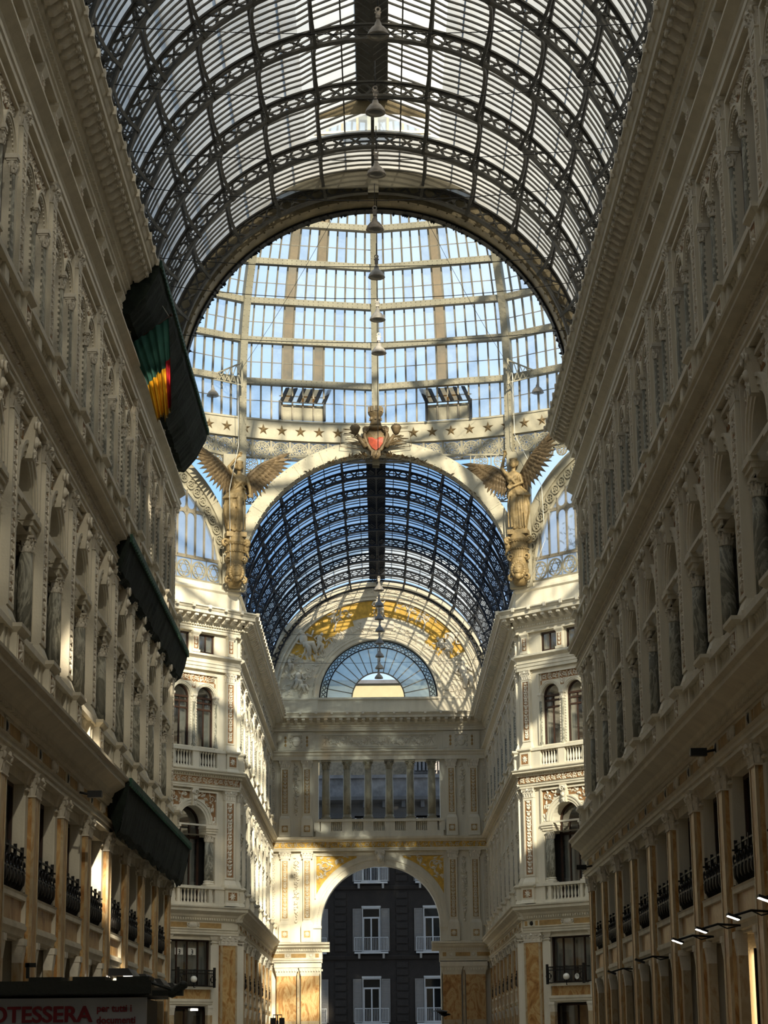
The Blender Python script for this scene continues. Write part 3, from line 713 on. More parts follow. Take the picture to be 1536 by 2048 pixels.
# ------------------------------------------------------------------ end wall of the far arm
def end_wall():
    mb = MB(); W = WX
    mb.arch_face(-W, W, 0, 14.9, 0, 4.05, 9.87, 0, 1.2, n=32)
    mb.face(-W, W, 14.9, 17.1); mb.face(-W, -4.2, 17.1, 21.15); mb.face(4.2, W, 17.1, 21.15); mb.hole(-4.2, 4.2, 17.1, 21.15, 0, 1.2)
    mb.face(-W, W, 21.15, 25.45)
    n = 40
    for i in range(n):
        a, b = pi*i/n, pi*(i+1)/n
        p = lambda t, r, z: (r*cos(t), 0, z+r*sin(t))
        mb.quad(p(a, 4.15, 25.45), p(a, 8.25, 25.45), p(b, 8.25, 25.45), p(b, 4.15, 25.45))
        mb.quad(p(a, 4.15, 25.45), p(b, 4.15, 25.45), (4.15*cos(b), 1, 25.45+4.15*sin(b)), (4.15*cos(a), 1, 25.45+4.15*sin(a)))
    w = inst('wall_end', mb.mesh('wall_end', [STU]), None, (0, Y3, 0)); tag(w, 'cream end wall with tall arch, colonnade and fan window closing the far arm', kind='structure')
    # ground order: orange marble panels
    for s in (-1, 1):
        mb = MB()
        for c, ww in ((4.78, .62), (6.38, .66)):
            mb.box(s*c-ww, s*c+ww, -.42, 0, .8, 6.55, 0); mb.box(s*c-ww-.08, s*c+ww+.08, -.5, 0, 0, .8, 1); mb.box(s*c-ww, s*c+ww, -.44, -.4, 3.0, 3.6, 2)
            mb.frustum(s*c-ww, s*c+ww, -.42, 0, 6.55, s*c-ww-.14, s*c+ww+.14, -.56, 0, 7.1, 1); mb.box(s*c-ww-.16, s*c+ww+.16, -.6, 0, 7.1, 7.45, 1)
            for k in range(9): x = s*c-ww+1.44*k/8; mb.box(x-.04, x+.04, -.58, -.5, 6.85, 6.98, 1)
        mb.box(s*5.58-.08, s*5.58+.08, -.34, 0, 0, 7.2, 2)
        mb.box(min(s*4.04, s*4.1), max(s*4.04, s*4.1), -.4, 0, 0, 7.4, 1)
        inst('marble_pier', mb.mesh('marble_pier', [MAR, STP, MAP]), w)
        mb = MB()
        x0, x1 = min(s*3.95, s*W), max(s*3.95, s*W)
        mb.extr([(0, 7.4), (-.6, 7.4), (-.6, 7.55), (-.66, 7.62), (0, 7.64)], x0, x1, 0); mb.box(x0, x1, -.5, 0, 7.62, 8.12, 0)
        mb.extr([(0, 8.12), (-.54, 8.12), (-.58, 8.3), (-.8, 8.45), (-.8, 8.55), (-.95, 8.62), (-.95, 8.74), (0, 8.8)], x0-(.5 if s > 0 else 0), x1+(.5 if s < 0 else 0), 0)
        for k in range(22): x = x0+(k+.3)*(x1-x0)/22; mb.box(x, x+.09, -.62, -.54, 8.18, 8.32, 0)
        for c, ww in ((4.3, .12), (5.55, .5), (6.95, .45)): mb.box(s*c-ww, s*c+ww, -.52, -.5, 7.76, 8.02, 1)
        for c in (4.72, 6.28): mb.frame(s*c-.2, s*c+.2, 7.72, 8.06, .05, -.53, -.5, 0); mb.ball((s*c, -.5, 7.89), (.12, .06, .12), 10, 6, 2)
        inst('impost_entablature', mb.mesh('impost_entablature', [STU, OCH, STR]), w)
    # arch storey
    mb = MB()
    mb.moulded_arch(0, 9.87, [(4.05, 4.45, -.14, .3), (4.45, 4.55, -.19, 0), (4.55, 4.95, -.1, 0), (4.95, 5.05, -.17, 0)][:2], 0, pi, 48)
    mb.moulded_arch(0, 9.87, [(4.55, 4.66, -.12, 0)], 0, pi, 48)
    for i in range(90):
        a = pi*(i+.5)/90; mb.leaf(4.3*cos(a), 9.87+4.3*sin(a), a+pi/2, .12, .06, .03, -.14, 1)
    for s in (-1, 1): mb.box(min(s*4.05, s*4.6), max(s*4.05, s*4.6), -.16, 0, 8.8, 9.87, 0); mb.box(min(s*4.0, s*4.7), max(s*4.0, s*4.7), -.24, 0, 9.7, 9.87, 0)
    inst('great_arch_moulding', mb.mesh('great_arch_moulding', [STU, STR]), w)
    mb = MB(); mb.frustum(-.22, .22, -.3, 0, 13.8, -.34, .34, -.42, 0, 14.95, 0); mb.ball((0, -.4, 14.35), (.2, .16, .26), 10, 7, 0); mb.ball((0, -.56, 14.32), (.05, .06, .08), 6, 4, 0)
    for s in (-1, 1): volute(mb, s*.2, -.4, 14.75, s, 0, .14, 0, .06)
    inst('keystone', mb.mesh('keystone', [STR]), w)
    for s in (-1, 1):
        mb = MB(); rr = 4.72; pts = []
        # spandrel triangle with gold ground
        xs = [1.6+ (4.35-1.6)*k/12 for k in range(13)]
        top = 14.55
        for x0, x1 in zip(xs, xs[1:]):
            f = lambda x: 9.87+sqrt(max(0, (rr+.12)**2-x*x))
            mb.quad((s*x0, -.02, min(top, f(x0))), (s*x1, -.02, min(top, f(x1))), (s*x1, -.02, top), (s*x0, -.02, top), 0)
        rg = random.Random(4)
        for k in range(70):
            x = rg.uniform(1.9, 4.3); z = rg.uniform(11.6, 14.5)
            if hypot(x, z-9.87) > rr+.28: mb.leaf(s*x, z, rg.uniform(0, 6.28), .34, .15, .07, -.02, 1, .3)
        scroll(mb, s*3.7, 13.9, .42, 0, 1.4, s, -.03, 1, .06, .04); scroll(mb, s*2.7, 14.3, .22, 0, 1.2, s, -.03, 1, .06, .03)
        inst('spandrel_relief', mb.mesh('spandrel_relief', [GOLD, STR]), w)
        mb = MB(); mb.bar((s*1.5, -.05, 14.62), (s*4.42, -.05, 14.62), .07, .08); mb.bar((s*4.42, -.05, 14.62), (s*4.42, -.05, 11.7), .07, .08)
        inst('spandrel_frame', mb.mesh('spandrel_frame', [STU]), w)
    def pil(x, z0, z1, wd, nm):
        mb = MB(); h = wd/2
        mb.box(-h, h, -.16, 0, z0+.3, z1-.5); mb.box(-h-.1, h+.1, -.28, 0, z0, z0+.12); mb.frustum(-h-.08, h+.08, -.25, 0, z0+.12, -h, h, -.17, 0, z0+.33)
        mb.frame(-h, h, z0+.4, z1-.55, .09, -.19, -.16); mb.face(-h+.09, h-.09, z0+.5, z1-.65, -.163, 1)
        relief_v(mb, -h+.11, h-.11, z0+.52, z1-.68, -.163, 2, .06, random.Random(int(x*7+z0)))
        p = inst(nm, mb.mesh(nm, [STU, OCH, STR]), w, (x, 0, 0)); inst('capital', M['c2'], p, (0, 0, z1-.5))
        mb = MB(); mb.box(-h-.12, h+.12, -.3, 0, z0-1.1, z0); mb.frame(-h+.02, h-.02, z0-.85, z0-.3, .05, -.32, -.3)
        mb.face(-h+.07, h-.07, z0-.8, z0-.35, -.303, 1)
        for k in range(8): mb.leaf(0, z0-.57, k*pi/4, .2, .1, .05, -.303, 2)
        inst('pedestal', mb.mesh('end_pedestal', [STU, OCH, STR]), w, (x, 0, 0))
    def drop(x, z0, z1, wd):
        mb = MB(); rg = random.Random(int(x*10+z0)); n = int((z1-z0)/.16)
        for k in range(n):
            t = (k+.5)/n; z = z1-(z1-z0)*t; r = wd*(.35+.65*sin(pi*min(1, .15+t*.9))**.7)
            for q in range(4): mb.leaf(rg.uniform(-.3, .3)*r, z, rg.uniform(0, 6.28), r*.75, r*.4, .1, 0, 0, .2)
            if k % 4 == 2:
                for q in range(5): mb.ball((r*.3*cos(q*1.25), -.06, z+r*.3*sin(q*1.25)), (.07, .06, .07), 6, 4, 0)
        inst('fruit_garland_drop', mb.mesh('fruit_garland_drop', [STR]), w, (x, 0, 0))
    for s in (-1, 1):
        for x in (4.98, 6.5): pil(s*x, 9.9, 14.9, .56, 'arch_storey_pilaster'); pil(s*x, 17.0, 21.15, .56, 'colonnade_storey_pilaster')
        drop(s*5.74, 10.1, 14.5, .3); drop(s*5.74, 17.3, 20.9, .3)
        mb = MB()
        for z0, z1 in ((10.1, 14.7), (17.1, 20.9)):
            mb.frame(min(s*7.05, s*7.5), max(s*7.05, s*7.5), z0, z1, .05, -.05, 0); relief_v(mb, min(s*7.12, s*7.45), max(s*7.12, s*7.45), z0+.1, z1-.1, 0, 0, .06, random.Random(2))
        inst('edge_panel', mb.mesh('edge_panel', [STR]), w)
    mb = MB()
    mb.extr([(0, 14.9), (-.26, 14.9), (-.26, 15.0), (-.3, 15.03), (-.3, 15.12), (0, 15.15)], -W, W, 0); mb.box(-W, W, -.22, 0, 15.12, 15.52, 1); relief_h(mb, -7.3, 7.3, 15.14, 15.5, -.22, 2, .06, 1.2)
    mb.extr([(0, 15.5), (-.3, 15.5), (-.34, 15.6), (-.52, 15.64), (-.58, 15.7), (-.62, 15.84), (0, 15.87)], -W, W, 0)
    inst('gold_frieze_entablature', mb.mesh('gold_frieze_entablature', [STU, GOLD, STR]), w)
    # colonnade
    mb = MB()
    mb.box(-4.4, 4.4, -.32, .3, 15.87, 16.25); mb.box(-4.4, 4.4, -.36, .3, 16.88, 17.05)
    for x in (-3.67, -2.22, -.76, .70, 2.15, 3.62): mb.box(x-.36, x+.36, -.3, .3, 16.25, 16.88)
    for x in (-4.3, 4.3): mb.box(x-.2, x+.2, -.3, .3, 16.25, 16.88)
    mb.box(-4.4, 4.4, .2, .3, 16.25, 16.3)
    for c in (-2.94, -1.49, -.03, 1.43, 2.89):
        for k in range(5): baluster(mb, c-.28+.14*k, -.12, 16.25, .63, .06, 0)
    inst('colonnade_balustrade', mb.mesh('colonnade_balustrade', [STU]), w)
    mb = MB(); mb.lathe([(.28, .35), (.285, 1.3), (.25, 3.45)], (0, 0, 0), 18); ms = mb.mesh('colonnade_shaft', [MCO])
    mb = MB(); mb.box(-.33, .33, -.33, .33, 0, .12); mb.lathe([(.33, .12), (.34, .18), (.28, .22), (.3, .3), (.26, .36)], (0, 0, 0), 18); mbase = mb.mesh('colonnade_base', [MCO])
    mb = MB(); cap_round(mb, .25, 0, .6, 0, 8); mc = mb.mesh('colonnade_capital', [MCO])
    for i, x in enumerate((-3.67, -2.22, -.76, .70, 2.15, 3.62)):
        e = empty('stone_column', (x, Y3+.1, 17.05))
        tag(e, '%s of six mottled stone columns in the open colonnade above the great arch' % ('leftmost', 'second from left', 'third from left', 'fourth from left', 'fifth from left', 'rightmost')[i], 'column', 'colonnade columns of the end wall')
        inst('shaft', ms, e); inst('column_base', mbase, e); inst('capital', mc, e, (0, 0, 3.45))
    # attic
    mb = MB()
    mb.extr([(0, 21.15), (-.22, 21.15), (-.22, 21.4), (-.3, 21.5), (-.3, 21.62), (-.42, 21.7), (-.42, 21.78), (0, 21.84)], -W, W, 0)
    mb.frame(-4.05, 4.05, 21.95, 22.95, .08, -.08, 0); mb.frame(-3.85, 3.85, 22.07, 22.83, .04, -.05, 0)
    for s in (-1, 1):
        mb.box(s*5.72-1.28, s*5.72+1.28, -.12, 0, 21.84, 23.1)
        mb.frame(s*5.72-1.2, s*5.72+1.2, 21.95, 22.95, .05, -.15, -.12)
    inst('attic_band', mb.mesh('attic_band', [STU]), w)
    mb = MB()
    for k in range(5):
        x0 = -3.6+1.44*k; 
        for i in range(14):
            t = (i+.5)/14; x = x0+1.44*t; z = 22.72-.42*4*t*(1-t)
            for q in range(2): mb.leaf(x, z, i*1.9+q*2.4, .2, .12, .08, 0, 0)
        for q in range(3): scroll(mb, x0+.72+(q-1)*.22, 22.65, .11, q, 1.1, 1, 0, 0, .04, .02)
    for k in range(6):
        x = -3.6+1.44*k; mb.ball((x, -.06, 22.72), (.08, .07, .09), 8, 6); mb.leaf(x, 22.65, -pi/2-.2, .5, .14, .09, 0); mb.leaf(x-.05, 22.6, -pi/2-.6, .5, .08, .06, 0); mb.leaf(x+.05, 22.6, -pi/2+.5, .5, .08, .06, 0)
        for s in (-1, 1): mb.leaf(x, 22.6, pi/2-s*1.1, .3, .08, .07, 0)
    inst('garland_relief', mb.mesh('garland_relief', [STR]), w)
    for s in (-1, 1):
        mb = MB(); mb.ball((0, -.12, 22.45), (.3, .12, .38), 14, 9)
        mb.box(-.28, .28, -.26, -.23, 22.44, 22.47)
        for k in (-1, 1):
            for z, r in ((22.8, .13), (22.5, .12), (22.15, .1)): volute(mb, k*.34, -.14, z, k, 0, r, 0, .04)
            for i in range(3): mb.leaf(k*(.75+.0*i), 22.1+.26*i, pi/2, .26, .16, .06, -.12, 1)
            mb.frame(k*.75-.14, k*.75+.14, 22.05, 22.85, .03, -.15, -.12)
        mb.box(-.4, .4, -.2, 0, 22.86, 22.95)
        inst('shield_relief', mb.mesh('shield_relief', [STR, OCH]), w, (s*5.72, 0, 0))
    mb = MB(); maincornice(mb, -W, W, -W, W); mb.box(-W, W, -.12, 0, 24.4, 25.38); mb.box(-W, W, -.24, 0, 25.36, 25.5)
    for s in (-1, 1): mb.box(min(s*4.2, s*W), max(s*4.2, s*W), -.2, 0, 24.4, 25.4)
    inst('crowning_cornice', mb.mesh('end_cornice', [STU, STR]), w)
    # tympanum
    zc = 25.5
    mb = MB()
    mb.moulded_arch(0, zc, [(4.15, 4.4, -.1, .2), (4.4, 4.5, -.16, 0), (6.95, 7.05, -.2, 0), (7.05, 7.2, -.12, 0), (7.2, 7.3, -.2, 0), (7.9, 8.2, -.3, 0)], 0, pi, 60)
    for r, nn in ((4.62, 100), (7.12, 150)):
        for i in range(nn): a = pi*(i+.5)/nn; mb.leaf(r*cos(a), zc+r*sin(a), a+pi/2, .12, .09, .05, -.12 if r > 6 else 0, 1)
    nn = 44
    for i in range(nn):
        a = pi*(i+.5)/nn
        for k in range(4): mb.leaf(7.6*cos(a), zc+7.6*sin(a), a+k*pi/2+.4, .26, .12, .06, 0, 1)
    inst('tympanum_arch_moulding', mb.mesh('tympanum_arch_moulding', [STU, STR]), w)
    mb = MB(); mb.ring(0, zc, 5.75, 6.9, -.03, 0, R(28), R(152), 60)
    mb.ring(0, zc, 5.1, 5.75, -.03, 0, R(34), R(50), 10); mb.ring(0, zc, 5.1, 5.75, -.03, 0, R(128), R(150), 10); mb.ring(0, zc, 5.35, 5.75, -.03, 0, R(108), R(128), 10)
    inst('gold_ground', mb.mesh('gold_ground', [GOLD]), w)
    # relief of the tympanum: seated figures, trees, rocks, a stepped throne
    rg = random.Random(11); mb = MB()
    def figure(cx, cz, h, lean):
        up = Vector((sin(lean), 0, cos(lean)))
        def q(a, b): v = Vector((cx, -.1, cz))+up*a*h+Vector((up.z, 0, -up.x))*b*h; return (v.x, v.y, v.z)
        mb.ball(q(.93, 0), (.09*h, .09*h, .1*h), 8, 6); mb.ball(q(.66, 0), (.16*h, .13*h, .22*h), 10, 7)
        mb.tube([q(.8, -.15), q(.6, -.3), q(.5, -.12)], [.06*h, .05*h, .035*h], 6); mb.tube([q(.8, .15), q(.66, .32), q(.86, .45)], [.06*h, .05*h, .035*h], 6)
        mb.tube([q(.48, -.08), q(.4, .28), q(.02, .3)], [.13*h, .12*h, .07*h], 7); mb.tube([q(.48, .05), q(.28, .1), q(0, .05)], [.13*h, .11*h, .07*h], 7)
        for i in range(9): x, z = q(rg.uniform(.02, .45), rg.uniform(-.2, .35))[::2]; mb.leaf(x, z, rg.uniform(-2.2, -1), .35*h, .1*h, .12, -.02)
    def tree(cx, cz, h):
        mb.tube([(cx, -.06, cz), (cx+.1*h, -.08, cz+.4*h), (cx-.05*h, -.08, cz+.75*h)], [.05*h, .04*h, .02*h], 6)
        mb.tube([(cx+.05*h, -.06, cz+.3*h), (cx+.35*h, -.08, cz+.7*h)], [.035*h, .015*h], 5)
        for i in range(46): mb.leaf(cx+rg.gauss(.1, .28)*h, cz+h*rg.uniform(.5, 1.05), rg.uniform(0, 6.28), .2*h, .09*h, .08, -.03)
    figure(0, 31.35, 1.25, 0); mb.box(-.75, .75, -.12, 0, 30.6, 31.2); mb.box(-1.15, 1.15, -.1, 0, 30.4, 30.95)
    tree(-3.05, 30.25, 1.5); tree(2.1, 30.9, 1.5); tree(3.2, 30.2, 1.4); figure(-4.85, 28.5, 1.9, -.3); figure(-4.4, 28.9, 1.3, .4); figure(4.35, 29.0, 1.6, .9); figure(5.0, 28.7, 1.3, -.7)
    figure(5.95, 26.1, 1.9, 0); figure(-5.95, 26.2, 1.4, .4); figure(-5.2, 25.9, 1.1, -.3); figure(-6.2, 27.5, .9, 0)
    for k in range(420):
        a = R(rg.choice([rg.uniform(2, 40), rg.uniform(140, 178), rg.uniform(40, 140)])); deg = math.degrees(a)
        r = rg.uniform(4.85, 6.75) if (deg < 30 or deg > 150) else rg.uniform(4.8, 5.5)
        if 36 < deg < 144 and r > 5.4: continue
        mb.leaf(r*cos(a), zc+r*sin(a), rg.uniform(0, 6.28), rg.uniform(.2, .5), rg.uniform(.1, .2), rg.uniform(.04, .12), 0, 0, rg.uniform(-.3, .3))
    inst('tympanum_relief', mb.mesh('tympanum_relief', [STR]), w)
    # fan window
    f = empty('window_201', (0, Y3+.35, zc)); tag(f, 'half-round fan window with dark ornamental rim in the end wall', kind='structure')
    mb = MB(); mb.ring(0, 0, 4.05, 4.2, -.1, .1, 0, pi, 48); mb.ring(0, 0, 3.58, 3.66, -.06, .06, 0, pi, 48); mb.box(-4.2, 4.2, -.08, .08, -.05, .06)
    for i in range(38): a = pi*(i+.5)/38; mb.ring(3.86*cos(a), 3.86*sin(a), .1, .15, -.04, .04, 0, 2*pi, 8); mb.bar((3.66*cos(a), 0, 3.66*sin(a)), (3.78*cos(a), 0, 3.78*sin(a)), .05)
    inst('ornamental_rim', mb.mesh('fan_rim', [IRD]), f)
    mb = MB(); mb.ring(0, 0, 1.8, 1.88, -.05, .05, 0, pi, 30)
    for i in range(1, 16): a = pi*i/16; mb.bar((1.85*cos(a), 0, 1.85*sin(a)), (3.6*cos(a), 0, 3.6*sin(a)), .05, .06, up=(0, 1, 0))
    inst('glazing_bars', mb.mesh('fan_bars', [IRG]), f)
    mb = MB(); mb.ring(0, 0, 1.86, 3.6, 0, .012, 0, pi, 40); inst('window_pane', mb.mesh('fan_pane', [GL]), f)
    mb = MB(); mb.ring(0, 0, 3.6, 4.1, 0.02, .03, 0, pi, 40); inst('rim_backing', mb.mesh('fan_back', [GL]), f)
    # plain house wall seen through the open middle
    mb = MB(); mb.box(-9, 9, 0, 6, 0, 31.2, 0); mb.box(-9.2, 9.2, -.3, 6.2, 31.2, 31.5, 1)
    b = inst('house_behind_fan_window', mb.mesh('house_behind', [simple('yellow_house_plaster', (.21, .18, .11), .85, var=.08), IRD]), None, (0, Y3+28, 0))
    tag(b, 'plain yellow plastered house wall seen through the open middle of the fan window', 'building')
    return w
EW = end_wall()

# ------------------------------------------------------------------ glazed vaults
def P3(a, r, y): return (r*sin(a), y, ZS+r*cos(a))       # a from the crown, positive to the right
def m_rib(cellw=.62, quat=True, mat=IRN, th=.05):
    mb = MB(); n = 72; ri, ro = 7.42, 8.0
    for r0, r1, hw in ((ri, ri+.06, .13), (ro-.06, ro, .12), (ri+.05, ri+.12, .04), (ro-.12, ro-.05, .04)):
        mb.ring(0, 0, r0, r1, -hw, hw, 0, pi, n)
    k = int(round(pi*7.7/cellw)); rm = (ri+ro)/2; d = (ro-ri)/2-.07
    for i in range(k):
        a0 = pi*i/k; a1 = pi*(i+1)/k; am = (a0+a1)/2
        q = lambda a, r: (r*cos(a), 0, r*sin(a))
        mb.bar(q(a0+.008, rm-d), q(a1-.008, rm+d), th, .07, up=(0, 1, 0)); mb.bar(q(a0+.008, rm+d), q(a1-.008, rm-d), th, .07, up=(0, 1, 0))
        if quat:
            cx, cz = rm*cos(a0), rm*sin(a0)
            for t in range(4):
                b = a0+t*pi/2; mb.ring(cx+.12*cos(b), cz+.12*sin(b), .085, .125, -.02, .02, b-1.5, b+1.5, 5)
    return mb.mesh('rib', [mat])
PA = R(14.2)
def m_purlin(y0, y1, pitch, ph, mat, dep=.62):
    mb = MB(); n = 8; y = y0
    ri = 7.42
    k = int(round((y1-y0)/pitch))
    mb.bar((0, y0, 8.0), (0, y1, 8.0), .1, .07)
    for b in range(k):
        a = y0+b*pitch
        pts = []
        for i in range(n+1):
            t = i/n; dd = .14+(dep-.14)*abs(2*t-1)**2.4; pts.append((0, a+pitch*t, 8.0-dd))
        for p, q in zip(pts, pts[1:]): mb.bar(p, q, .11, .05, up=(0, 0, 1))
        for i in range(n):
            if i in (0, 1, 2, n-3, n-2, n-1):
                p, q = pts[i], pts[i+1]
                mb.bar((0, p[1], 7.97), q, .03, .03); mb.bar(p, (0, q[1], 7.97), .03, .03)
    return mb.mesh('purlin', [mat])
def path_pts(y, monitor, r=8.06):
    pts = []
    a0 = PA if monitor else 0
    for i in range(25): a = -R(89)+(R(89)-a0)*i/24; pts.append(P3(a, r, y))
    if monitor: pts[-1] = P3(-PA, r+.12, y); pts.append((0, y, ZS+r+.72))
    pr = [(-p[0], p[1], p[2]) for p in pts[::-1]]
    return pts+(pr[1:])
def vault(name, label, y0, y1, ribs, nb, mat, gmat, monitor=None, detail=True, ridge=True, gmat2=None, gap=None):
    v = empty(name, (0, 0, 0)); tag(v, label, kind='structure')
    rib = m_rib(.62, True, mat) if detail else m_rib(.9, False, mat)
    for y in ribs: inst('arched_rib', rib, v, (0, y, ZS))
    pitch = abs(ribs[1]-ribs[0]); ys = sorted(ribs)
    pm = m_purlin(ys[0], ys[-1], pitch, 0, mat)
    for k in range(-6, 7):
        if k == 0: continue
        if detail or k % 2 == 0: inst('purlin', pm, v, (0, 0, ZS), rot=(0, k*PA, 0))
    edges = sorted(set([y0, y1]+[y for y in ribs if y0 < y < y1]))
    for e0, e1 in zip(edges, edges[1:]):
        mon = monitor and (e0+e1)/2 < monitor
        mg = MB(); A = path_pts(e0, mon, 8.12); B = path_pts(e1, mon, 8.12); n = len(A)
        for i in range(n-1):
            if gap and e0 < gap < e1 and 2.4 < (A[i][0]+A[i+1][0])/2 < 6.2:      # gap added in the panes, out of view, to throw a sun patch
                L = lambda P, Q, t: tuple(P[j]+(Q[j]-P[j])*t for j in range(3)); g0, g1 = max(.02, (gap-.8-e0)/(e1-e0)), (gap+.8-e0)/(e1-e0)
                mg.quad(A[i], A[i+1], L(A[i+1], B[i+1], g0), L(A[i], B[i], g0)); mg.quad(L(A[i], B[i], g1), L(A[i+1], B[i+1], g1), B[i+1], B[i]); continue
            mid = abs(i+.5-(n-1)/2) < 1.6
            mg.quad(A[i], A[i+1], B[i+1], B[i], 1 if (mon and mid) else (2 if (gmat2 and gmat2(i, n, e0)) else 0))
        inst('glass_bay', mg.mesh('glass_bay', [gmat, GVR, GFC]), v)
        if not detail and not nb: continue
        k = max(1, int(round((e1-e0)/nb)))
        for j in range(1, k):
            y = e0+(e1-e0)*j/k; bb = MB(); p = path_pts(y, mon)
            for a, b in zip(p, p[1:]): bb.bar(a, b, .055, .07, up=(0, 1, 0))
            inst('glazing_bar', bb.mesh('glazing_bar', [mat]), v)
    # thin longitudinal lap lines of the panes
    for k in range(-6, 6):
        lm = MB(); a = (k+.5)*PA; p = P3(a, 8.16, y0); q = P3(a, 8.16, y1); lm.bar(p, q, .05, .03); inst('pane_lap_strip', lm.mesh('pane_lap_strip', [mat]), v)
    if ridge:
        rm = MB(); ye = min(y1, monitor) if monitor else y1
        zz = ZS+8.12+(.5 if monitor else -.03)
        rm.box(-.55, .55, y0, ye, zz-.05, zz+.03)
        for i in range(int((ye-y0)/(pitch/8))):
            y = y0+i*pitch/8
            for s in (-1, 1): rm.bar((0, y, zz-.45), (s*.5, y, zz-.06), .03)
        rm.bar((0, y0, zz-.42), (0, ye, zz-.42), .09, .1)
        if monitor: rm.bar((0, ye, ZS+7.95), (0, y1, ZS+7.95), .12, .16)
        inst('ridge_ventilator', rm.mesh('ridge_ventilator', [mat]), v)
    # gutter beam at the foot
    for s in (-1, 1):
        g = MB(); g.box(min(s*7.5, s*8.3), max(s*7.5, s*8.3), y0, y1, ZS-.15, ZS+.12); inst('foot_beam', g.mesh('foot_beam', [mat]), v)
    return v
pri = [75.6-PITCH*k for k in range(10)]
V1 = vault('ceiling', 'translucent barrel vault of dark lattice iron ribs over the near arm', 36, Y1, pri, PITCH/10, IRN, GV, monitor=70.0)
# sheet that closes the ridge monitor
mb = MB(); a, b = P3(-PA, 8.3, 69.9), P3(PA, 8.3, 69.9)
n = 8
for i in range(n):
    x0 = -2.0+4*i/n; x1 = -2.0+4*(i+1)/n
    t = lambda x: ZS+8.16+.68*(1-abs(x)/2.0); lo = lambda x: ZS+sqrt(8.1**2-x*x)-.02
    mb.quad((x0, 69.9, lo(x0)), (x1, 69.9, lo(x1)), (x1, 69.9, t(x1)), (x0, 69.9, t(x0)))
inst('monitor_end_sheet', mb.mesh('monitor_end_sheet', [SHEET]), V1)
V1b = vault('ceiling', 'continuation of the near vault overhead', Y0, 36, [33.4-PITCH*k for k in range(11)], 0, IRN, GV, detail=False, gap=4.9)
fri = fpY[:]
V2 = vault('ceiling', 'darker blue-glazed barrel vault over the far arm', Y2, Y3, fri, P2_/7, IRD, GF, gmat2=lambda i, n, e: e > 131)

# heavy arch rings at the two mouths of the crossing
def mouth(y0, y1, mat, name, label, frontband):
    mb = MB(); mb.ring(0, ZS, 7.38, 8.15, y0, y1, 0, pi, 64)
    for i in range(60):
        a = pi*(i+.5)/60
        for yy in (y0-.0,):
            for r in (7.46, 8.05): mb.box(r*cos(a)-.025, r*cos(a)+.025, y0-.03, y0, ZS+r*sin(a)-.025, ZS+r*sin(a)+.025)
        for yy in (y0+.08, y1-.08): mb.box(7.37*cos(a)-.03, 7.37*cos(a)+.03, yy-.03, yy+.03, ZS+7.37*sin(a)-.03, ZS+7.37*sin(a)+.03)
    for i in range(1, 16):
        a = pi*i/16; mb.bar((7.42*cos(a), y0-.01, ZS+7.42*sin(a)), (8.1*cos(a), y0-.01, ZS+8.1*sin(a)), .04, .02, up=(0, 1, 0))
    o = inst(name, mb.mesh(name, [mat])); tag(o, label, kind='structure')
    return o
A1 = mouth(76.1, 77.3, SHEET, 'trim_1', 'stained sheet metal arch ring closing the near vault towards the dome', True)
mb = MB(); rg = random.Random(3)
for i in range(420):
    a = pi*(i+.5)/420; r = 7.42-rg.random()*.06
    mb.leaf(r*cos(a), ZS+r*sin(a), rg.uniform(0, 6.28), .18, .12, .06, 77.3)
    mb.leaf(r*cos(a), ZS+r*sin(a), rg.uniform(0, 6.28), .14, .1, .06, 76.95)
mb.ring(0, ZS, 7.3, 7.4, 76.9, 77.35, 0, pi, 64)
inst('ragged_dark_netting', mb.mesh('ragged_dark_netting', [BLK]), A1)
A2 = mouth(111.85, 112.75, IRC, 'trim_2', 'cream riveted iron arch framing the mouth of the far arm', True)
mb = MB(); rg = random.Random(9)
for i in range(150):
    a = pi/2+rg.gauss(0, .35); r = 7.4-rg.random()*.2; mb.leaf(r*cos(a), ZS+r*sin(a), rg.uniform(0, 6.28), .22, .06, .08, 111.8)
inst('old_nesting_debris', mb.mesh('old_nesting_debris', [BRD]), A2)
# ------------------------------------------------------------------ crossing: ironwork under the dome
RD = 19.6
def dome_r(z): return RD*sqrt(max(0, 1-((z-37.5)/17.2)**2)) if z > 37.5 else RD
DM = empty('glass_dome', (0, YC, 0))
tag(DM, 'great sixteen-sided iron and glass dome with a ring of stars over the crossing', 'dome')
rows = [35.55, 37.63, 39.98, 42.1, 44.15, 46.05, 47.8, 49.35, 50.7, 51.8]
H11 = pi/16
def chord(z, dr=0):
    r = dome_r(z)+dr; return r*sin(H11), r*cos(H11)
# ribs at the vertices
for k in range(16):
    ph = k*pi/8; mb = MB()
    pts = [33.0, 35.5]+[37.63+(51.8-37.63)*i/16 for i in range(17)]
    for z0, z1 in zip(pts, pts[1:]):
        r0, r1 = dome_r(z0)-.05, dome_r(z1)-.05
        mb.add([(x, r0-d, z0) for x in (-.2, .2) for d in (0, .55)]+[(x, r1-d, z1) for x in (-.2, .2) for d in (0, .55)],
               [(0, 4, 5, 1), (2, 3, 7, 6), (1, 5, 7, 3), (0, 2, 6, 4)], 0)
    for i in range(60):
        z = 33.2+(51.6-33.2)*i/60; r = dome_r(z)-.62
        for x in (-.15, .15): mb.box(x-.02, x+.02, r-.01, r+.03, z-.02, z+.02, 0)
    inst('dome_rib', mb.mesh('dome_rib', [IRB]), DM, (0, 0, 0), -ph)
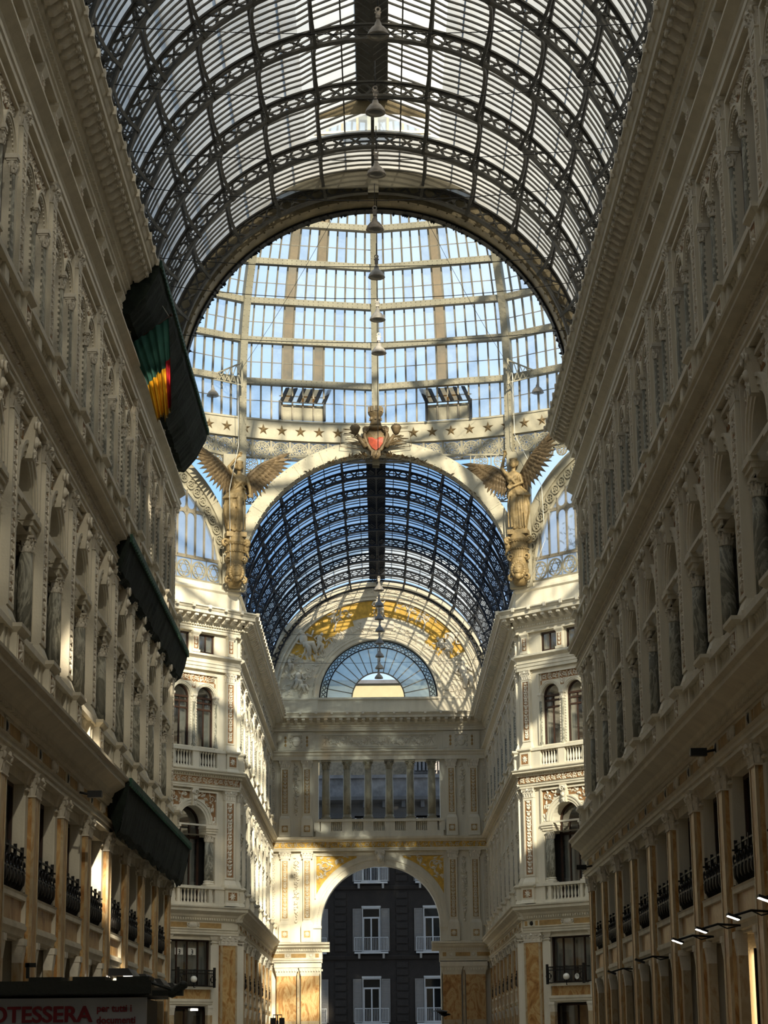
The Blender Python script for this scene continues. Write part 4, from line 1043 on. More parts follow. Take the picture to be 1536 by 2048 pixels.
# hoops
for zi, z in enumerate(rows[1:]):
    mb = MB(); r = dome_r(z)
    for k in range(16):
        a, b = k*pi/8, (k+1)*pi/8
        p = (r*sin(a), r*cos(a)); q = (r*sin(b), r*cos(b)); s = (r-.38)/r
        vs = [(p[0], p[1], z-.17), (q[0], q[1], z-.17), (q[0]*s, q[1]*s, z-.17), (p[0]*s, p[1]*s, z-.17),
              (p[0], p[1], z+.17), (q[0], q[1], z+.17), (q[0]*s, q[1]*s, z+.17), (p[0]*s, p[1]*s, z+.17)]
        mb.add(vs, [(0, 3, 2, 1), (4, 5, 6, 7), (3, 7, 6, 2), (0, 1, 5, 4)], 0)
        if abs(((a+pi) % (2*pi))-pi) < 1.3:
            for i in range(26):
                t = (i+.5)/26; x, y = p[0]+(q[0]-p[0])*t, p[1]+(q[1]-p[1])*t
                for dz in (-.1, .1): mb.box(x*s-.02, x*s+.02, y*s-.03, y*s, z+dz-.02, z+dz+.02, 1)
    inst('dome_hoop', mb.mesh('dome_hoop', [IRB, IRG]), DM)
# glazing of each side
def side_glazing(k):
    ph = -(k+.5)*pi/8
    bars = MB(); gl = MB(); NB = 13
    for ri, (z0, z1) in enumerate(zip(rows, rows[1:])):
        c0, a0 = chord(z0, .02); c1, a1 = chord(z1, .02)
        for i in range(NB):
            t0, t1 = i/NB*2-1, (i+1)/NB*2-1
            stained = (k == 15 and i == 4 and ri > 0) or (k == 15 and i == 7 and ri in (1, 4, 5)) or (k == 0 and i == 6 and 0 < ri < 5)
            frosted = ri == 0 or (i*7+ri*3+k) % 6 == 0 or (k == 15 and i in (5, 3) and ri > 0) or (k == 0 and i in (5, 7))
            opening = ri == 0 and ((k == 0 and 5 <= i <= 8) or (k == 15 and 4 <= i <= 7))
            if opening:
                # solid sheet below, open louvre above
                zm = z0+(z1-z0)*.44
                bars.quad((c0*t0, a0, z0), (c0*t1, a0, z0), (c0*t1, a0, zm), (c0*t0, a0, zm), 1)
                continue
            gl.quad((c0*t0, a0, z0), (c0*t1, a0, z0), (c1*t1, a1, z1), (c1*t0, a1, z1), 2 if stained else (1 if frosted else 0))
        for i in range(1, NB):
            t = i/NB*2-1
            bars.bar((c0*t, a0-.05, z0), (c1*t, a1-.05, z1), .085, .11, up=(0, 1, 0))
        zm = (z0+z1)/2; cm, am = chord(zm)
        bars.bar((-cm, am-.04, zm), (cm, am-.04, zm), .03, .04)
    g = inst('glazing_bars', bars.mesh('dome_glazing_bars', [IRG, IRB]), DM, (0, 0, 0), ph)
    inst('dome_glass', gl.mesh('dome_glass', [GD, GDF, GDS]), g)
for k in range(16): side_glazing(k)
# tilted open louvres
for s, ph in ((-1, pi/16), (1, -pi/16)):
    mb = MB(); x = 4.0*s
    for i in range(6): 
        xx = -.95+1.9*i/5; mb.bar((xx, 0, 0), (xx+.35*s*-1, .55, 1.0), .17, .06)
    mb.bar((-1.0, .35, .46), (1.0, .35, .46), .06); mb.bar((-1.0, 0, 0), (1.0, 0, 0), .06)
    for i in range(5): 
        xx = -.95+1.9*i/5; o = -.35*s
        mb.quad((xx+.04, .02, 0), (xx+.34, .02, 0), (xx+.34+o, .56, 1.0), (xx+.04+o, .56, 1.0), 1 if i in (0, 2, 3) else 2)
    mb.box(-1.05, -.95, 0, .1, -1, .1); mb.box(.95, 1.05, 0, .1, -1, .1)
    inst('open_louvre', mb.mesh('open_louvre', [BLK, GDS, GDF]), DM, (s*4.05, 19.6*cos(pi/16)*cos(pi/16)-.9+.55, 36.5), s*-pi/16, (1.25, 1, 1))
# cap of the dome
mb = MB(); r = dome_r(51.8)
for k in range(16):
    a, b = k*pi/8, (k+1)*pi/8; mb.add([(r*sin(a), r*cos(a), 51.8), (r*sin(b), r*cos(b), 51.8), (0, 0, 54.5)], [(0, 1, 2)])
inst('dome_cap', mb.mesh('dome_cap', [GDF]), DM)
# star ring, curved; built per side with a gentle arc
def arcpt(r, t, z): return (r*sin(t), r*cos(t), z)
def curved_band(mb, r, z0, z1, a0, a1, n, th, mi=0):
    for i in range(n):
        a, b = a0+(a1-a0)*i/n, a0+(a1-a0)*(i+1)/n
        vs = [arcpt(r, a, z0), arcpt(r, b, z0), arcpt(r+th, b, z0), arcpt(r+th, a, z0), arcpt(r, a, z1), arcpt(r, b, z1), arcpt(r+th, b, z1), arcpt(r+th, a, z1)]
        mb.add(vs, [(0, 3, 2, 1), (4, 5, 6, 7), (0, 1, 5, 4), (2, 3, 7, 6)], mi)
RR = 19.25
mb = MB(); curved_band(mb, RR, 34.42, 35.42, 0, 2*pi, 96, .3); curved_band(mb, RR-.06, 34.36, 34.44, 0, 2*pi, 96, .3); curved_band(mb, RR-.05, 35.42, 35.52, 0, 2*pi, 96, .4)
ring = inst('star_band', mb.mesh('star_band', [IRC]), DM)
mb = MB(); vs = [(0, -.1, 0)]
for i in range(10): a = pi/2+i*pi/5; rr = .34 if i % 2 == 0 else .13; vs.append((rr*cos(a), 0, rr*sin(a)))
mb.add(vs, [(0, 1+(i+1) % 10, 1+i) for i in range(10)]); star = mb.mesh('star', [BRD])
for i in range(-14, 15):
    if i in (-1, 0, 1): continue
    t = i*1.052/RR
    inst('star', star, ring, arcpt(RR-.01, t, 34.9), -t)
# rosette gallery below the star ring
seg = MB()
seg.box(-.5, -.44, 0, .08, 0, 1.12); seg.box(.44, .5, 0, .08, 0, 1.12); seg.box(-.5, .5, 0, .08, 0, .07); seg.box(-.5, .5, 0, .08, 1.05, 1.12)
rosette(seg, 0, .56, .45, 0, .06, 0, 18, 8)
for k in range(8): a = k*pi/4+.2; seg.ring(.27*cos(a), .56+.27*sin(a), .06, .1, 0, .05, 0, 2*pi, 6)
for sx in (-1, 1):
    for sz in (-1, 1): seg.leaf(sx*.4, .56+sz*.42, atan2(-sz, -sx), .16, .12, .03, .03)
segm = seg.mesh('rosette_panel', [IRB]); na = 114
bk = MB(); curved_band(bk, RR+.3, 33.25, 34.4, -17.5*2*pi/114, 17.5*2*pi/114, 40, .02); inst('gallery_sky_screen', bk.mesh('gallery_sky_screen', [GLA]), DM)  # backing pane added to dim the bright sky behind the rosettes
gal = empty('rosette_gallery'); gal.parent = DM
for i in range(-17, 18):
    t = 2*pi*i/na; inst('rosette_panel', segm, gal, arcpt(RR+.05, t, 33.25), -t, (1.06, 1, 1))
for p in range(2):
    mbb = MB(); a0 = 2*pi*17.5/na
    curved_band(mbb, RR+.15, 33.25, 34.4, a0 if p == 0 else pi, pi if p == 0 else 2*pi-a0, 40, .1); inst('plain_band', mbb.mesh('plain_band', [IRB]), DM)

# ------------------------------------------------------------------ octagon sides above the walls: arch frames, spandrels, lunettes
SIDE = 15.1/2
def spandrels(par, mat=IRB, rin=8.15, cover=7.5, cz=ZS, fine=True):
    """open rosette lattice between the arch and the gallery, in the plane y=0"""
    for s in (-1, 1):
        mb = MB()
        for i in range(5):
            for j in range(9):
                x = cover-.62-i*1.12; z = 25.9+.6+j*.92; r = .42
                if hypot(x, z-cz) < rin+.32 or z > 33.6: continue
                rosette(mb, s*x, z, r, 0, .06, 0, 14, 6)
                mb.box(s*x-.03, s*x+.03, 0, .06, z+.42, z+.5); mb.box(min(s*x, s*(x-.56)), max(s*x, s*(x-.56)), 0, .06, z-.03+.0, z+.03) if False else None
                mb.bar((s*(x-.56), .03, z-.46), (s*(x+.56), .03, z-.46), .06, .06, up=(0, 1, 0)); mb.bar((s*(x-.56), .03, z-.46), (s*(x-.56), .03, z+.46), .06, .06, up=(0, 1, 0))
        # edge of the spandrel panel
        mb.bar((s*(cover-.03), .03, 25.9), (s*(cover-.03), .03, 33.3), .12, .1, up=(0, 1, 0)); mb.bar((s*2.0, .03, 33.3), (s*cover, .03, 33.3), .1, .1, up=(0, 1, 0))
        inst('spandrel_lattice', mb.mesh('spandrel_lattice', [mat]), par)
sp = empty('trim_3', (0, Y2+.1, 0)); tag(sp, 'beige lattice spandrels either side of the far arch', kind='structure'); spandrels(sp)
def lunette(name, loc, rz, label, detail=True):
    L = empty(name, loc, rz); tag(L, label, kind='structure')
    rg_ = 6.15
    mb = MB(); mb.ring(0, ZS, 6.95, 7.5, 0, .35, 0, pi, 56); mb.ring(0, ZS, rg_-.1, rg_+.05, 0, .2, 0, pi, 48)
    for i in range(1, 14): a = pi*i/14; mb.bar((6.97*cos(a), -.01, ZS+6.97*sin(a)), (7.48*cos(a), -.01, ZS+7.48*sin(a)), .03, .02, up=(0, 1, 0))
    inst('arch_plate', mb.mesh('arch_plate', [IRC]), L)
    if detail:
        mb = MB()
        for i in range(36):
            a = pi*(i+.5)/36; r = 6.57; mb.ring(r*cos(a), ZS+r*sin(a), .2, .27, .02, .1, 0, 2*pi, 12); mb.ring(r*cos(a), ZS+r*sin(a), .05, .09, .02, .1, 0, 2*pi, 6)
            for k in range(5): b = a+k*2*pi/5; mb.bar((r*cos(a)+.07*cos(b), .06, ZS+r*sin(a)+.07*sin(b)), (r*cos(a)+.22*cos(b), .06, ZS+r*sin(a)+.22*sin(b)), .035)
        mb.ring(0, ZS, rg_, 7.0, .1, .14, 0, pi, 48)
        inst('ring_ornament', mb.mesh('ring_ornament', [IRB]), L)
    mb = MB(); n = 16
    for i in range(-n+1, n):
        x = i*.62
        if abs(x) > rg_-.1: continue
        top = ZS+sqrt(rg_**2-x*x); mb.box(x-.045, x+.045, 0, .1, ZS+1.25, top)
        # rounded pane heads at the transom
    for z in (ZS+1.25, ZS+3.75):
        hw = sqrt(rg_**2-(z-ZS)**2); mb.box(-hw, hw, 0, .1, z-.09, z+.09)
        for i in range(-n+1, n):
            x = (i+.5)*.62
            if abs(x) > hw-.3 or z < ZS+2: continue
            for u in (-1, 1): mb.ring(x, z+u*.36, .26, .38, .01, .09, 0 if u < 0 else pi, pi if u < 0 else 2*pi, 8)
    inst('glazing_bars', mb.mesh('lunette_bars', [IRG]), L)
    mb = MB()
    for i in range(-6, 6):
        x = (i+.5)*1.03; z = ZS+.6
        mb.ring(x, z, .42, .49, .02, .1, 0, 2*pi, 20)
        for t in (0, 1):
            for k in range(3):
                a = pi/2+t*pi+k*2*pi/3; b = a+2*pi/3; mb.bar((x+.42*cos(a), .05, z+.42*sin(a)), (x+.42*cos(b), .05, z+.42*sin(b)), .035, .05, up=(0, 1, 0))
        mb.box(x-.53, x-.5, .02, .1, ZS, ZS+1.2)
    mb.box(-6.2, 6.2, 0, .12, ZS-.02, ZS+.1)
    inst('hexagram_band', mb.mesh('hexagram_band', [IRB]), L)
    mb = MB(); nn = 32; vs = [(0, .06, ZS)]+[(rg_*cos(pi*i/nn), .06, ZS+rg_*sin(pi*i/nn)) for i in range(nn+1)]
    mb.add(vs, [(0, i+1, i+2) for i in range(nn)]); inst('lunette_glass', mb.mesh('lunette_glass', [GLU]), L)
    for s in (-1, 1):
        mb = MB()
        for i in range(4):
            for j in range(9):
                x = 7.45-.5-i*1.0; z = ZS+.6+j*.92
                if hypot(x, z-ZS) < 7.5+.5 or z > 33.0: continue
                rosette(mb, s*x, z, .4, .1, .06, 0, 12, 6)
        mb.box(min(s*7.45, s*7.3), max(s*7.45, s*7.3), .05, .2, ZS, 33.3); mb.box(min(s*1.5, s*7.5), max(s*1.5, s*7.5), .05, .2, 33.2, 33.35)
        inst('spandrel_lattice', mb.mesh('spandrel_lattice', [IRB]), L)
    return L
cL = (-WX-5.175, Y2-5.175, 0); cR = (WX+5.175, Y2-5.175, 0)
lunette('window_202', cL, pi/4, 'arched lunette with hexagram band left of the far arch')
lunette('window_203', cR, -pi/4, 'arched lunette with hexagram band right of the far arch')
# upper pier faces (parapet) are part of the walls. plain walls for the rest of the crossing, behind and beside the view
mb = MB()
def slab(a, b, z0=0, z1=ZS, t=1.0):
    d = Vector((b[0]-a[0], b[1]-a[1])); nrm = Vector((-d.y, d.x)).normalized()*t
    mb.add([(a[0], a[1], z0), (b[0], b[1], z0), (b[0]+nrm.x, b[1]+nrm.y, z0), (a[0]+nrm.x, a[1]+nrm.y, z0), (a[0], a[1], z1), (b[0], b[1], z1), (b[0]+nrm.x, b[1]+nrm.y, z1), (a[0]+nrm.x, a[1]+nrm.y, z1)],
           [(0, 3, 2, 1), (4, 5, 6, 7), (0, 1, 5, 4), (1, 2, 6, 5), (2, 3, 7, 6), (3, 0, 4, 7)])
slab((WX, 77), (WX+10.35, 87.35), t=-1); slab((-WX, 77), (-WX-10.35, 87.35), t=1)
for s in (-1, 1):
    slab((s*17.9, 87.35), (s*34, 87.35), t=-1 if s > 0 else 1); slab((s*17.9, 101.95), (s*34, 101.95), t=1 if s > 0 else -1); slab((s*34, 86), (s*34, 103), t=-1 if s > 0 else 1, z1=34)
slab((-7.6, Y0-1), (7.6, Y0-1), t=-1, z1=34)  # closing wall added behind the view to darken the hall
w = inst('wall_crossing_rear', mb.mesh('wall_crossing_rear', [STU])); tag(w, kind='structure')
for s in (-1, 1):
    mb = MB(); n = 20
    for i in range(n):
        a, b = pi*i/n, pi*(i+1)/n
        p = lambda t, x: (x, 94.65+7.8*cos(t), ZS+7.8*sin(t))
        mb.quad(p(a, s*17.9), p(b, s*17.9), p(b, s*34), p(a, s*34))
    o = inst('ceiling', mb.mesh('side_vault', [GV])); tag(o, kind='structure')
mb = MB()
mb.box(-60, 60, -30, 230, -.2, 0); fl = inst('floor', mb.mesh('floor', [FLOOR])); tag(fl, 'inlaid marble floor', kind='structure')
# near lunettes (rear of the crossing) as plain glazed screens up to the gallery
for sx in (-1, 1):
    mb = MB(); mb.face(-7.3, 7.3, ZS, 34.0)
    o = inst('window_%d' % (204 if sx < 0 else 205), mb.mesh('rear_screen', [GDF]), None, (sx*(WX+5.175), 77+5.175, 0), sx*pi/4); tag(o, kind='structure')

# ------------------------------------------------------------------ coat of arms
ca = empty('coat_of_arms', (0, 111.75, 0)); tag(ca, 'bronze coat of arms with castle crown and red shield atop the far arch', 'coat of arms')
mb = MB(); n = 14; prof = []
vs = [(0, -.32, 33.95)]
out = [(-.5, 34.55), (-.5, 34.0), (-.42, 33.7), (-.2, 33.4), (0, 33.25), (.2, 33.4), (.42, 33.7), (.5, 34.0), (.5, 34.55), (0, 34.62)]
vs += [(x, -.12, z) for x, z in out]; mb.add(vs, [(0, 1+(i+1) % 10, 1+i) for i in range(10)], 0); inst('shield_upper', mb.mesh('shield_upper', [BRD]), ca)
mb = MB(); vs = [(0, -.34, 33.9)]; o2 = [(-.42, 34.1), (-.38, 33.78), (-.2, 33.5), (0, 33.36), (.2, 33.5), (.38, 33.78), (.42, 34.1)]; vs += [(x, -.25, z) for x, z in o2]
mb.add(vs, [(0, 1+(i+1) % 7, 1+i) for i in range(7)]); tag(inst('shield_field', mb.mesh('shield_field', [REDE]), ca), 'red lower half of the shield')
mb = MB(); mb.ball((0, -.05, 34.05), (.78, .1, .78), 16, 8)
for s in (-1, 1):
    mb.tube([(s*.15, -.2, 34.7), (s*.55, -.25, 34.6), (s*.62, -.25, 34.2), (s*.5, -.25, 33.8), (s*.3, -.25, 33.4), (0, -.28, 33.2)], .1, 7)
    volute(mb, s*.5, -.3, 34.55, s, 0, .2, 0, .08); mb.tube([(s*.55, -.3, 33.5), (s*1.0, -.3, 34.2)], [.14, .1], 8)
    mb.lathe([(.12, 0), (.2, .15), (.26, .3), (.3, .4), (.24, .5), (.05, .55)], (s*1.12, -.25, 34.25), 10)
    for k in range(5): a = R(20+k*14); mb.leaf(s*1.1, 34.55, pi/2-s*(a-.6), .35, .16, .12, -.3)
mb.box(-.25, .25, -.42, -.1, 33.0, 33.3); mb.ball((0, -.35, 33.05), (.26, .18, .26), 8, 6); mb.ball((0, -.5, 33.0), (.08, .08, .1), 6, 4)
inst('scrollwork', mb.mesh('scrollwork', [BRW]), ca)
rg = random.Random(5)
for s in (-1, 1):
    mb = MB()
    for k in range(46):
        t = rg.random(); x = .5+1.3*t; z = 33.7+.55*t+rg.uniform(-.35, .35)*(.3+t)
        mb.tube([(s*.45, -.2, 33.6), (s*x*.7, -.28-.1*rg.random(), z-.1), (s*x, -.25, z-.12*rg.random())], .022, 3)
    mb.tube([(s*.5, -.2, 33.7), (s*1.3, -.2, 34.4), (s*1.85, -.2, 34.45), (s*1.95, -.2, 33.6), (s*.8, -.2, 33.45)], .02, 4)
    inst('branch_spray', mb.mesh('branch_spray', [BRD]), ca)
mb = MB(); mb.lathe([(.3, 34.75), (.32, 34.85), (.28, 34.95), (.3, 35.25), (.4, 35.4), (.4, 35.55)], (0, -.2, 0), 14)
for k in range(9): a = 2*pi*k/9; mb.box(.36*cos(a)-.08, .36*cos(a)+.08, -.2+.36*sin(a)-.08, -.2+.36*sin(a)+.08, 35.5, 35.8)
for k in range(8): a = 2*pi*k/8; mb.box(.3*cos(a)-.05, .3*cos(a)+.05, -.2+.3*sin(a)-.05, -.2+.3*sin(a)+.05, 35.05, 35.2)
mb.ball((0, -.2, 34.68), (.42, .28, .16), 10, 6)
inst('castle_crown', mb.mesh('castle_crown', [BRD]), ca)

# ------------------------------------------------------------------ angels
def angel(name, x, label, mir, pose):
    a = empty(name, (x, 111.2, 0)); tag(a, label, 'statue', 'winged statues beside the far arch')
    a.rotation_euler = (0, 0, pose*.25)
    s = mir
    b = MB(); z = 28.7
    # feet and skirt
    prof = []
    nseg = 28
    levels = [(0, .40, .36), (.25, .38, .36), (.6, .38, .34), (1.0, .42, .36), (1.45, .45, .36), (1.8, .47, .36), (1.86, .64, .48), (2.15, .56, .42), (2.35, .36, .27), (2.55, .33, .25), (2.8, .40, .29), (3.05, .42, .28), (3.2, .34, .22), (3.3, .14, .13)]
    vs = []
    for i, (h, rx, ry) in enumerate(levels):
        for k in range(nseg):
            t = 2*pi*k/nseg; fold = 1+(.10 if h < 1.9 else .05)*sin(9*t+h*1.6)+.05*sin(5*t-h*2)
            if h > 2.9: fold = 1
            vs.append((s*.22*sin(h*1.5)+rx*fold*cos(t), ry*fold*sin(t)-.04, z+h))
    fs = [(i*nseg+k, i*nseg+(k+1) % nseg, (i+1)*nseg+(k+1) % nseg, (i+1)*nseg+k) for i in range(len(levels)-1) for k in range(nseg)]
    fs += [tuple(range(nseg-1, -1, -1)), tuple((len(levels)-1)*nseg+k for k in range(nseg))]
    b.add(vs, fs, 0, True)
    ox = s*.22*sin(3.1*1.5)
    # breasts, folds, legs pressing through
    b.ball((ox-.15, -.26, z+2.85), (.15, .12, .14)); b.ball((ox+.15, -.26, z+2.85), (.15, .12, .14))
    b.tube([(s*-.12, -.32, z+1.9), (s*-.2, -.42, z+1.1), (s*-.15, -.3, z+.15)], [.2, .17, .12], 8)
    for k in range(7): t = -.4+.13*k; b.tube([(t, -.36, z+2.1), (t*1.1-.05*s, -.42, z+1.3), (t*1.15, -.4, z+.1)], [.05, .045, .05], 5)
    b.tube([(ox-.35*s, -.15, z+3.15), (ox, -.36, z+2.75), (ox+.35*s, -.2, z+2.35)], [.08, .1, .08], 6)
    b.tube([(ox+.35*s, -.15, z+3.15), (ox+.1*s, -.35, z+2.8), (ox-.3*s, -.2, z+2.4)], [.06, .07, .06], 6)
    # neck and head
    hx = ox+s*.04; hz = z+3.72
    b.tube([(ox, -.02, z+3.22), (hx, -.06, z+3.5)], [.14, .11], 8)
    b.ball((hx, -.08, hz), (.19, .22, .27), 14, 10); b.ball((hx, -.22, hz-.1), (.13, .1, .15), 10, 7)
    b.ball((hx, -.31, hz-.03), (.03, .055, .06), 6, 5); b.ball((hx, -.27, hz+.05), (.12, .04, .025), 8, 4); b.ball((hx, -.29, hz-.13), (.055, .03, .02), 6, 4)
    for e in (-1, 1): b.ball((hx+e*.065, -.265, hz+.02), (.03, .02, .018), 6, 4)
    for k in range(22):
        t = 2*pi*k/22; b.ball((hx+.2*cos(t), .02+.17*sin(t) if sin(t) > -.2 else -.04, hz+.05+.09*sin(5*t)), (.085, .09, .09), 6, 5)
    for k in range(10): t = pi*k/9; b.ball((hx+.17*cos(t), -.1-.06*sin(t), hz+.25), (.07, .08, .07), 6, 5)
    # arms: one raised over the head, one lowered in front
    def arm(pts, rad):
        b.tube(pts, rad, 9)
        e, w_ = Vector(pts[-2]), Vector(pts[-1]); d = (w_-e).normalized()
        side = d.cross(Vector((0, 1, 0))).normalized()
        pc = w_+d*.09; b.ball(tuple(pc), (.085, .05, .085), 8, 6)
        for f in range(4):
            o = side*(.055*(f-1.5)); L = (.13, .16, .15, .11)[f]
            q0 = w_+d*.14+o; q1 = q0+d*L*.6+Vector((0, -.02, 0)); q2 = q1+d*L*.4+Vector((0, -.07, 0)); b.tube([tuple(q0), tuple(q1), tuple(q2)], [.026, .023, .018], 5)
        q0 = w_+d*.05-side*.08; q1 = q0-side*.06+d*.07+Vector((0, -.04, 0)); b.tube([tuple(q0), tuple(q1), tuple(q1+d*.06)], [.03, .025, .02], 5)
    if pose > 0:
        arm([(ox-.32, -.05, z+3.12), (ox-.62, -.12, z+3.65), (ox-.15, -.3, z+4.22)], [.13, .105, .07])
        arm([(ox+.34, -.08, z+3.1), (ox+.52, -.18, z+2.55), (ox+.50, -.45, z+2.1)], [.13, .1, .065])
    else:
        arm([(ox-.34, -.05, z+3.12), (ox-.6, -.12, z+3.5), (ox-.42, -.28, z+4.15)], [.13, .105, .07])
        arm([(ox+.34, -.08, z+3.08), (ox+.5, -.2, z+2.6), (ox+.02, -.5, z+2.35)], [.13, .1, .065])
    b.ball((-.14, -.42, z+.02), (.11, .2, .08), 8, 6); b.ball((.16, -.38, z+.02), (.11, .2, .08), 8, 6)
    body = inst('body', b.mesh('angel_body', [BRZ]), a)
    md = body.modifiers.new('fuse', 'REMESH'); md.mode = 'VOXEL'; md.voxel_size = .028; md.use_smooth_shade = True
    # wings
    for e in (-1, 1):
        w = MB(); root = Vector((ox+e*.3, .2, z+2.95))
        up = (.55 if e*s < 0 else .36) if pose > 0 else (.25 if e < 0 else .68)
        span = 2.35 if pose > 0 else 2.3
        nF = 15
        tipx, tipz = span, span*up
        ta = atan2(tipz-.1, tipx)
        def lead(t): return root+Vector((e*(.1+tipx*t), 0, .1+tipz*t+.42*sin(pi*min(1, t*1.15))))
        for row, (L0, y, wd, nF) in enumerate(((1.0, .02, .26, 15), (.62, -.05, .24, 13), (.36, -.10, .22, 11))):
            for k in range(nF):
                q = k/(nF-1); t = .02+.5*q
                ang = R(-84)*(1-q)**.75+(ta-R(16)*(1-q))*q**.6
                Lp = (1.15*(1-q)+span*.60*q+.2*sin(pi*q))*L0
                p0 = lead(t)+Vector((0, y, 0)); dx, dz = cos(ang)*e, sin(ang)
                p1 = p0+Vector((dx*Lp*.6, -.03, dz*Lp*.6)); p2 = p0+Vector((dx*Lp, .02, dz*Lp)); nx, nz = -dz, dx
                v = [p0+Vector((nx*wd*.4, 0, nz*wd*.4)), p0-Vector((nx*wd*.4, 0, nz*wd*.4)), p1+Vector((nx*wd*.5, 0, nz*wd*.5)), p1-Vector((nx*wd*.5, 0, nz*wd*.5)), p2, p1+Vector((0, -.05, 0)), p0+Vector((0, -.06, 0))]
                bk = [u_+Vector((0, .06, 0)) for u_ in v[:5]]
                w.add([tuple(u_) for u_ in v+bk], [(0, 6, 5, 2), (6, 1, 3, 5), (2, 5, 4), (5, 3, 4), (7, 9, 11, 10, 8), (0, 2, 9, 7), (1, 8, 10, 3), (2, 4, 11, 9), (3, 10, 11, 4)])
        pts = [tuple(lead(i/10)+Vector((0, -.05, .03))) for i in range(11)]
        w.tube(pts, [.15-.125*i/10 for i in range(11)], 8)
        if e == s: w.v = [(x_, y_-.95*max(0, abs(x_-ox)-.35), z_) for x_, y_, z_ in w.v]      # the outer wing swings forward
        inst('wing', w.mesh('wing', [BRW]), a)
    # pedestal console with mask
    c = MB()
    c.box(-.55, .55, -.5, .5, z-.28, z-.02); c.lathe([(.3, -3.0), (.42, -2.7), (.5, -2.2), (.42, -1.9), (.5, -1.75), (.44, -1.6), (.46, -.8), (.56, -.6), (.6, -.5), (.5, -.42), (.55, -.28)], (0, 0, z), 18)
    for e in (-1, 1):
        volute(c, e*.55, -.25, z-.55, e, 0, .22, 0, .1); volute(c, e*.42, -.3, z-1.5, e, 0, .2, 0, .09); volute(c, e*.4, -.3, z-2.6, e, 0, .2, 0, .09)
    for k in range(14): t = pi+pi*k/13; bent_leaf(c, .43*cos(t), .43*sin(t), z-1.55, cos(t), sin(t), .5, .22, .12)
    for k in range(12): t = pi+pi*k/11; bent_leaf(c, .44*cos(t), .44*sin(t), z-1.0, cos(t), sin(t), .35, .22, .12)
    inst('console', c.mesh('angel_console', [BRZ]), a)
    c = MB(); c.ball((0, -.5, z-2.25), (.3, .25, .36), 12, 8); c.ball((0, -.72, z-2.33), (.05, .06, .06), 8, 6); c.ball((0, -.66, z-2.42), (.14, .1, .08), 8, 6)
    for e in (-1, 1): c.ball((e*.12, -.7, z-2.15), (.06, .05, .04), 6, 4)
    for k in range(20): t = 2*pi*k/20; c.ball((.34*cos(t), -.45, z-2.25+.4*sin(t)), (.11, .12, .12), 6, 5)
    c.ball((0, -.6, z-2.62), (.2, .15, .2), 8, 5)
    inst('lion_mask', c.mesh('lion_mask', [BRZ]), a)
    # little cherub at the foot
    c = MB(); e = -s
    c.ball((e*.62, -.2, z-.55), (.14, .14, .16), 8, 6); c.ball((e*.6, -.15, z-.85), (.17, .14, .24), 8, 6); c.tube([(e*.6, -.15, z-.75), (e*.35, -.35, z-.6)], [.06, .04], 6); c.tube([(e*.62, -.12, z-1.0), (e*.72, -.25, z-1.4)], [.09, .05], 6)
    inst('cherub_relief', c.mesh('cherub_relief', [BRZ]), a)
    # tall iron backing pier the statue is fixed to
    c = MB(); c.box(-.62, .62, .25, .75, 25.62, 33.2); c.frame(-.5, .5, 25.9, 28.4, .08, .2, .25); 
    inst('backing_pier', c.mesh('backing_pier', [IRB]), a)
    return a
angel('angel_statue', -7.62, 'golden bronze angel left of the far arch, both wings spread, one arm raised', -1, 1)
angel('angel_statue', 7.66, 'golden bronze angel right of the far arch, facing the viewer, one wing high', 1, -1)
# ------------------------------------------------------------------ hanging lamps
mb = MB(); mb.lathe([(.04, .62), (.05, .52), (.09, .44), (.11, .34), (.2, .26), (.29, .14), (.33, .02), (.335, 0), (.31, .005)], (0, 0, 0), 24, 0, flute=.02, nf=12)
shade = mb.mesh('lamp_shade', [ENAM])
mb = MB(); mb.lathe([(.3, .03), (.2, -.01), (.02, -.03)], (0, 0, 0), 20); lens = mb.mesh('lens', [LENS])
mb = MB(); mb.box(-.07, .07, -.07, .07, .58, .78); mb.ring(0, .88, .05, .09, -.015, .015, 0, 2*pi, 10); mb.box(-.1, .1, -.03, .03, .74, .79); holder = mb.mesh('holder', [ENAM])
mb = MB(); mb.tube([(0, 0, .95), (0, 0, 1.55)], .015, 5); rod = mb.mesh('suspension_rod', [BLK])
def lamp(x, y, z, label, group, s=1, L=.6):
    e = empty('pendant_lamp', (x, y, z)); e.scale = (s, s, s); tag(e, label, 'lamp', group)
    inst('lamp_shade', shade, e); inst('lens', lens, e); inst('holder', holder, e); inst('suspension_rod', rod, e, (0, 0, .95-.95*L/.6), sc=(1, 1, L/.6))
NL = ['nearest and highest', 'second highest', 'third highest', 'fourth from top, just inside the dome opening', 'fifth from top', 'sixth from top', 'seventh from top, in front of the lower dome']
for i, (x, y, l) in enumerate(((.2, 58.65, .9), (.1, 64.08, .9), (.12, 69.15, .9), (.05, 74.28, .9), (.1, 79.31, .5), (.13, 84.36, .5), (.18, 88.77, .5))):
    lamp(x, y, 31.3, 'ribbed grey bell lamp, %s of the row' % NL[i], 'bell lamps hanging along the near arm and crossing', 1, l)
FN = ['topmost', 'second from top', 'third from top', 'fourth from top', 'fifth from top', 'sixth from top', 'seventh from top', 'lowest, before the fan window opening']
for i, (x, y, z) in enumerate(((.1, 119, 27.15), (.1, 124, 27.25), (.1, 128, 27.25), (.14, 131, 27.1), (.11, 134, 26.87), (.12, 138, 26.75), (.1, 141, 26.5), (.05, 144, 26.35))):
    lamp(x, y, z, 'small bell lamp of the far row, %s' % FN[i], 'bell lamps hanging in the far arm', .88, .4)
def cable(pts, rad, label, group='thin suspension cables', mat=None):
    mb = MB(); mb.tube(pts, rad, 4); tag(inst('cable', mb.mesh('cable', [mat or BLK])), label, 'cable', group)
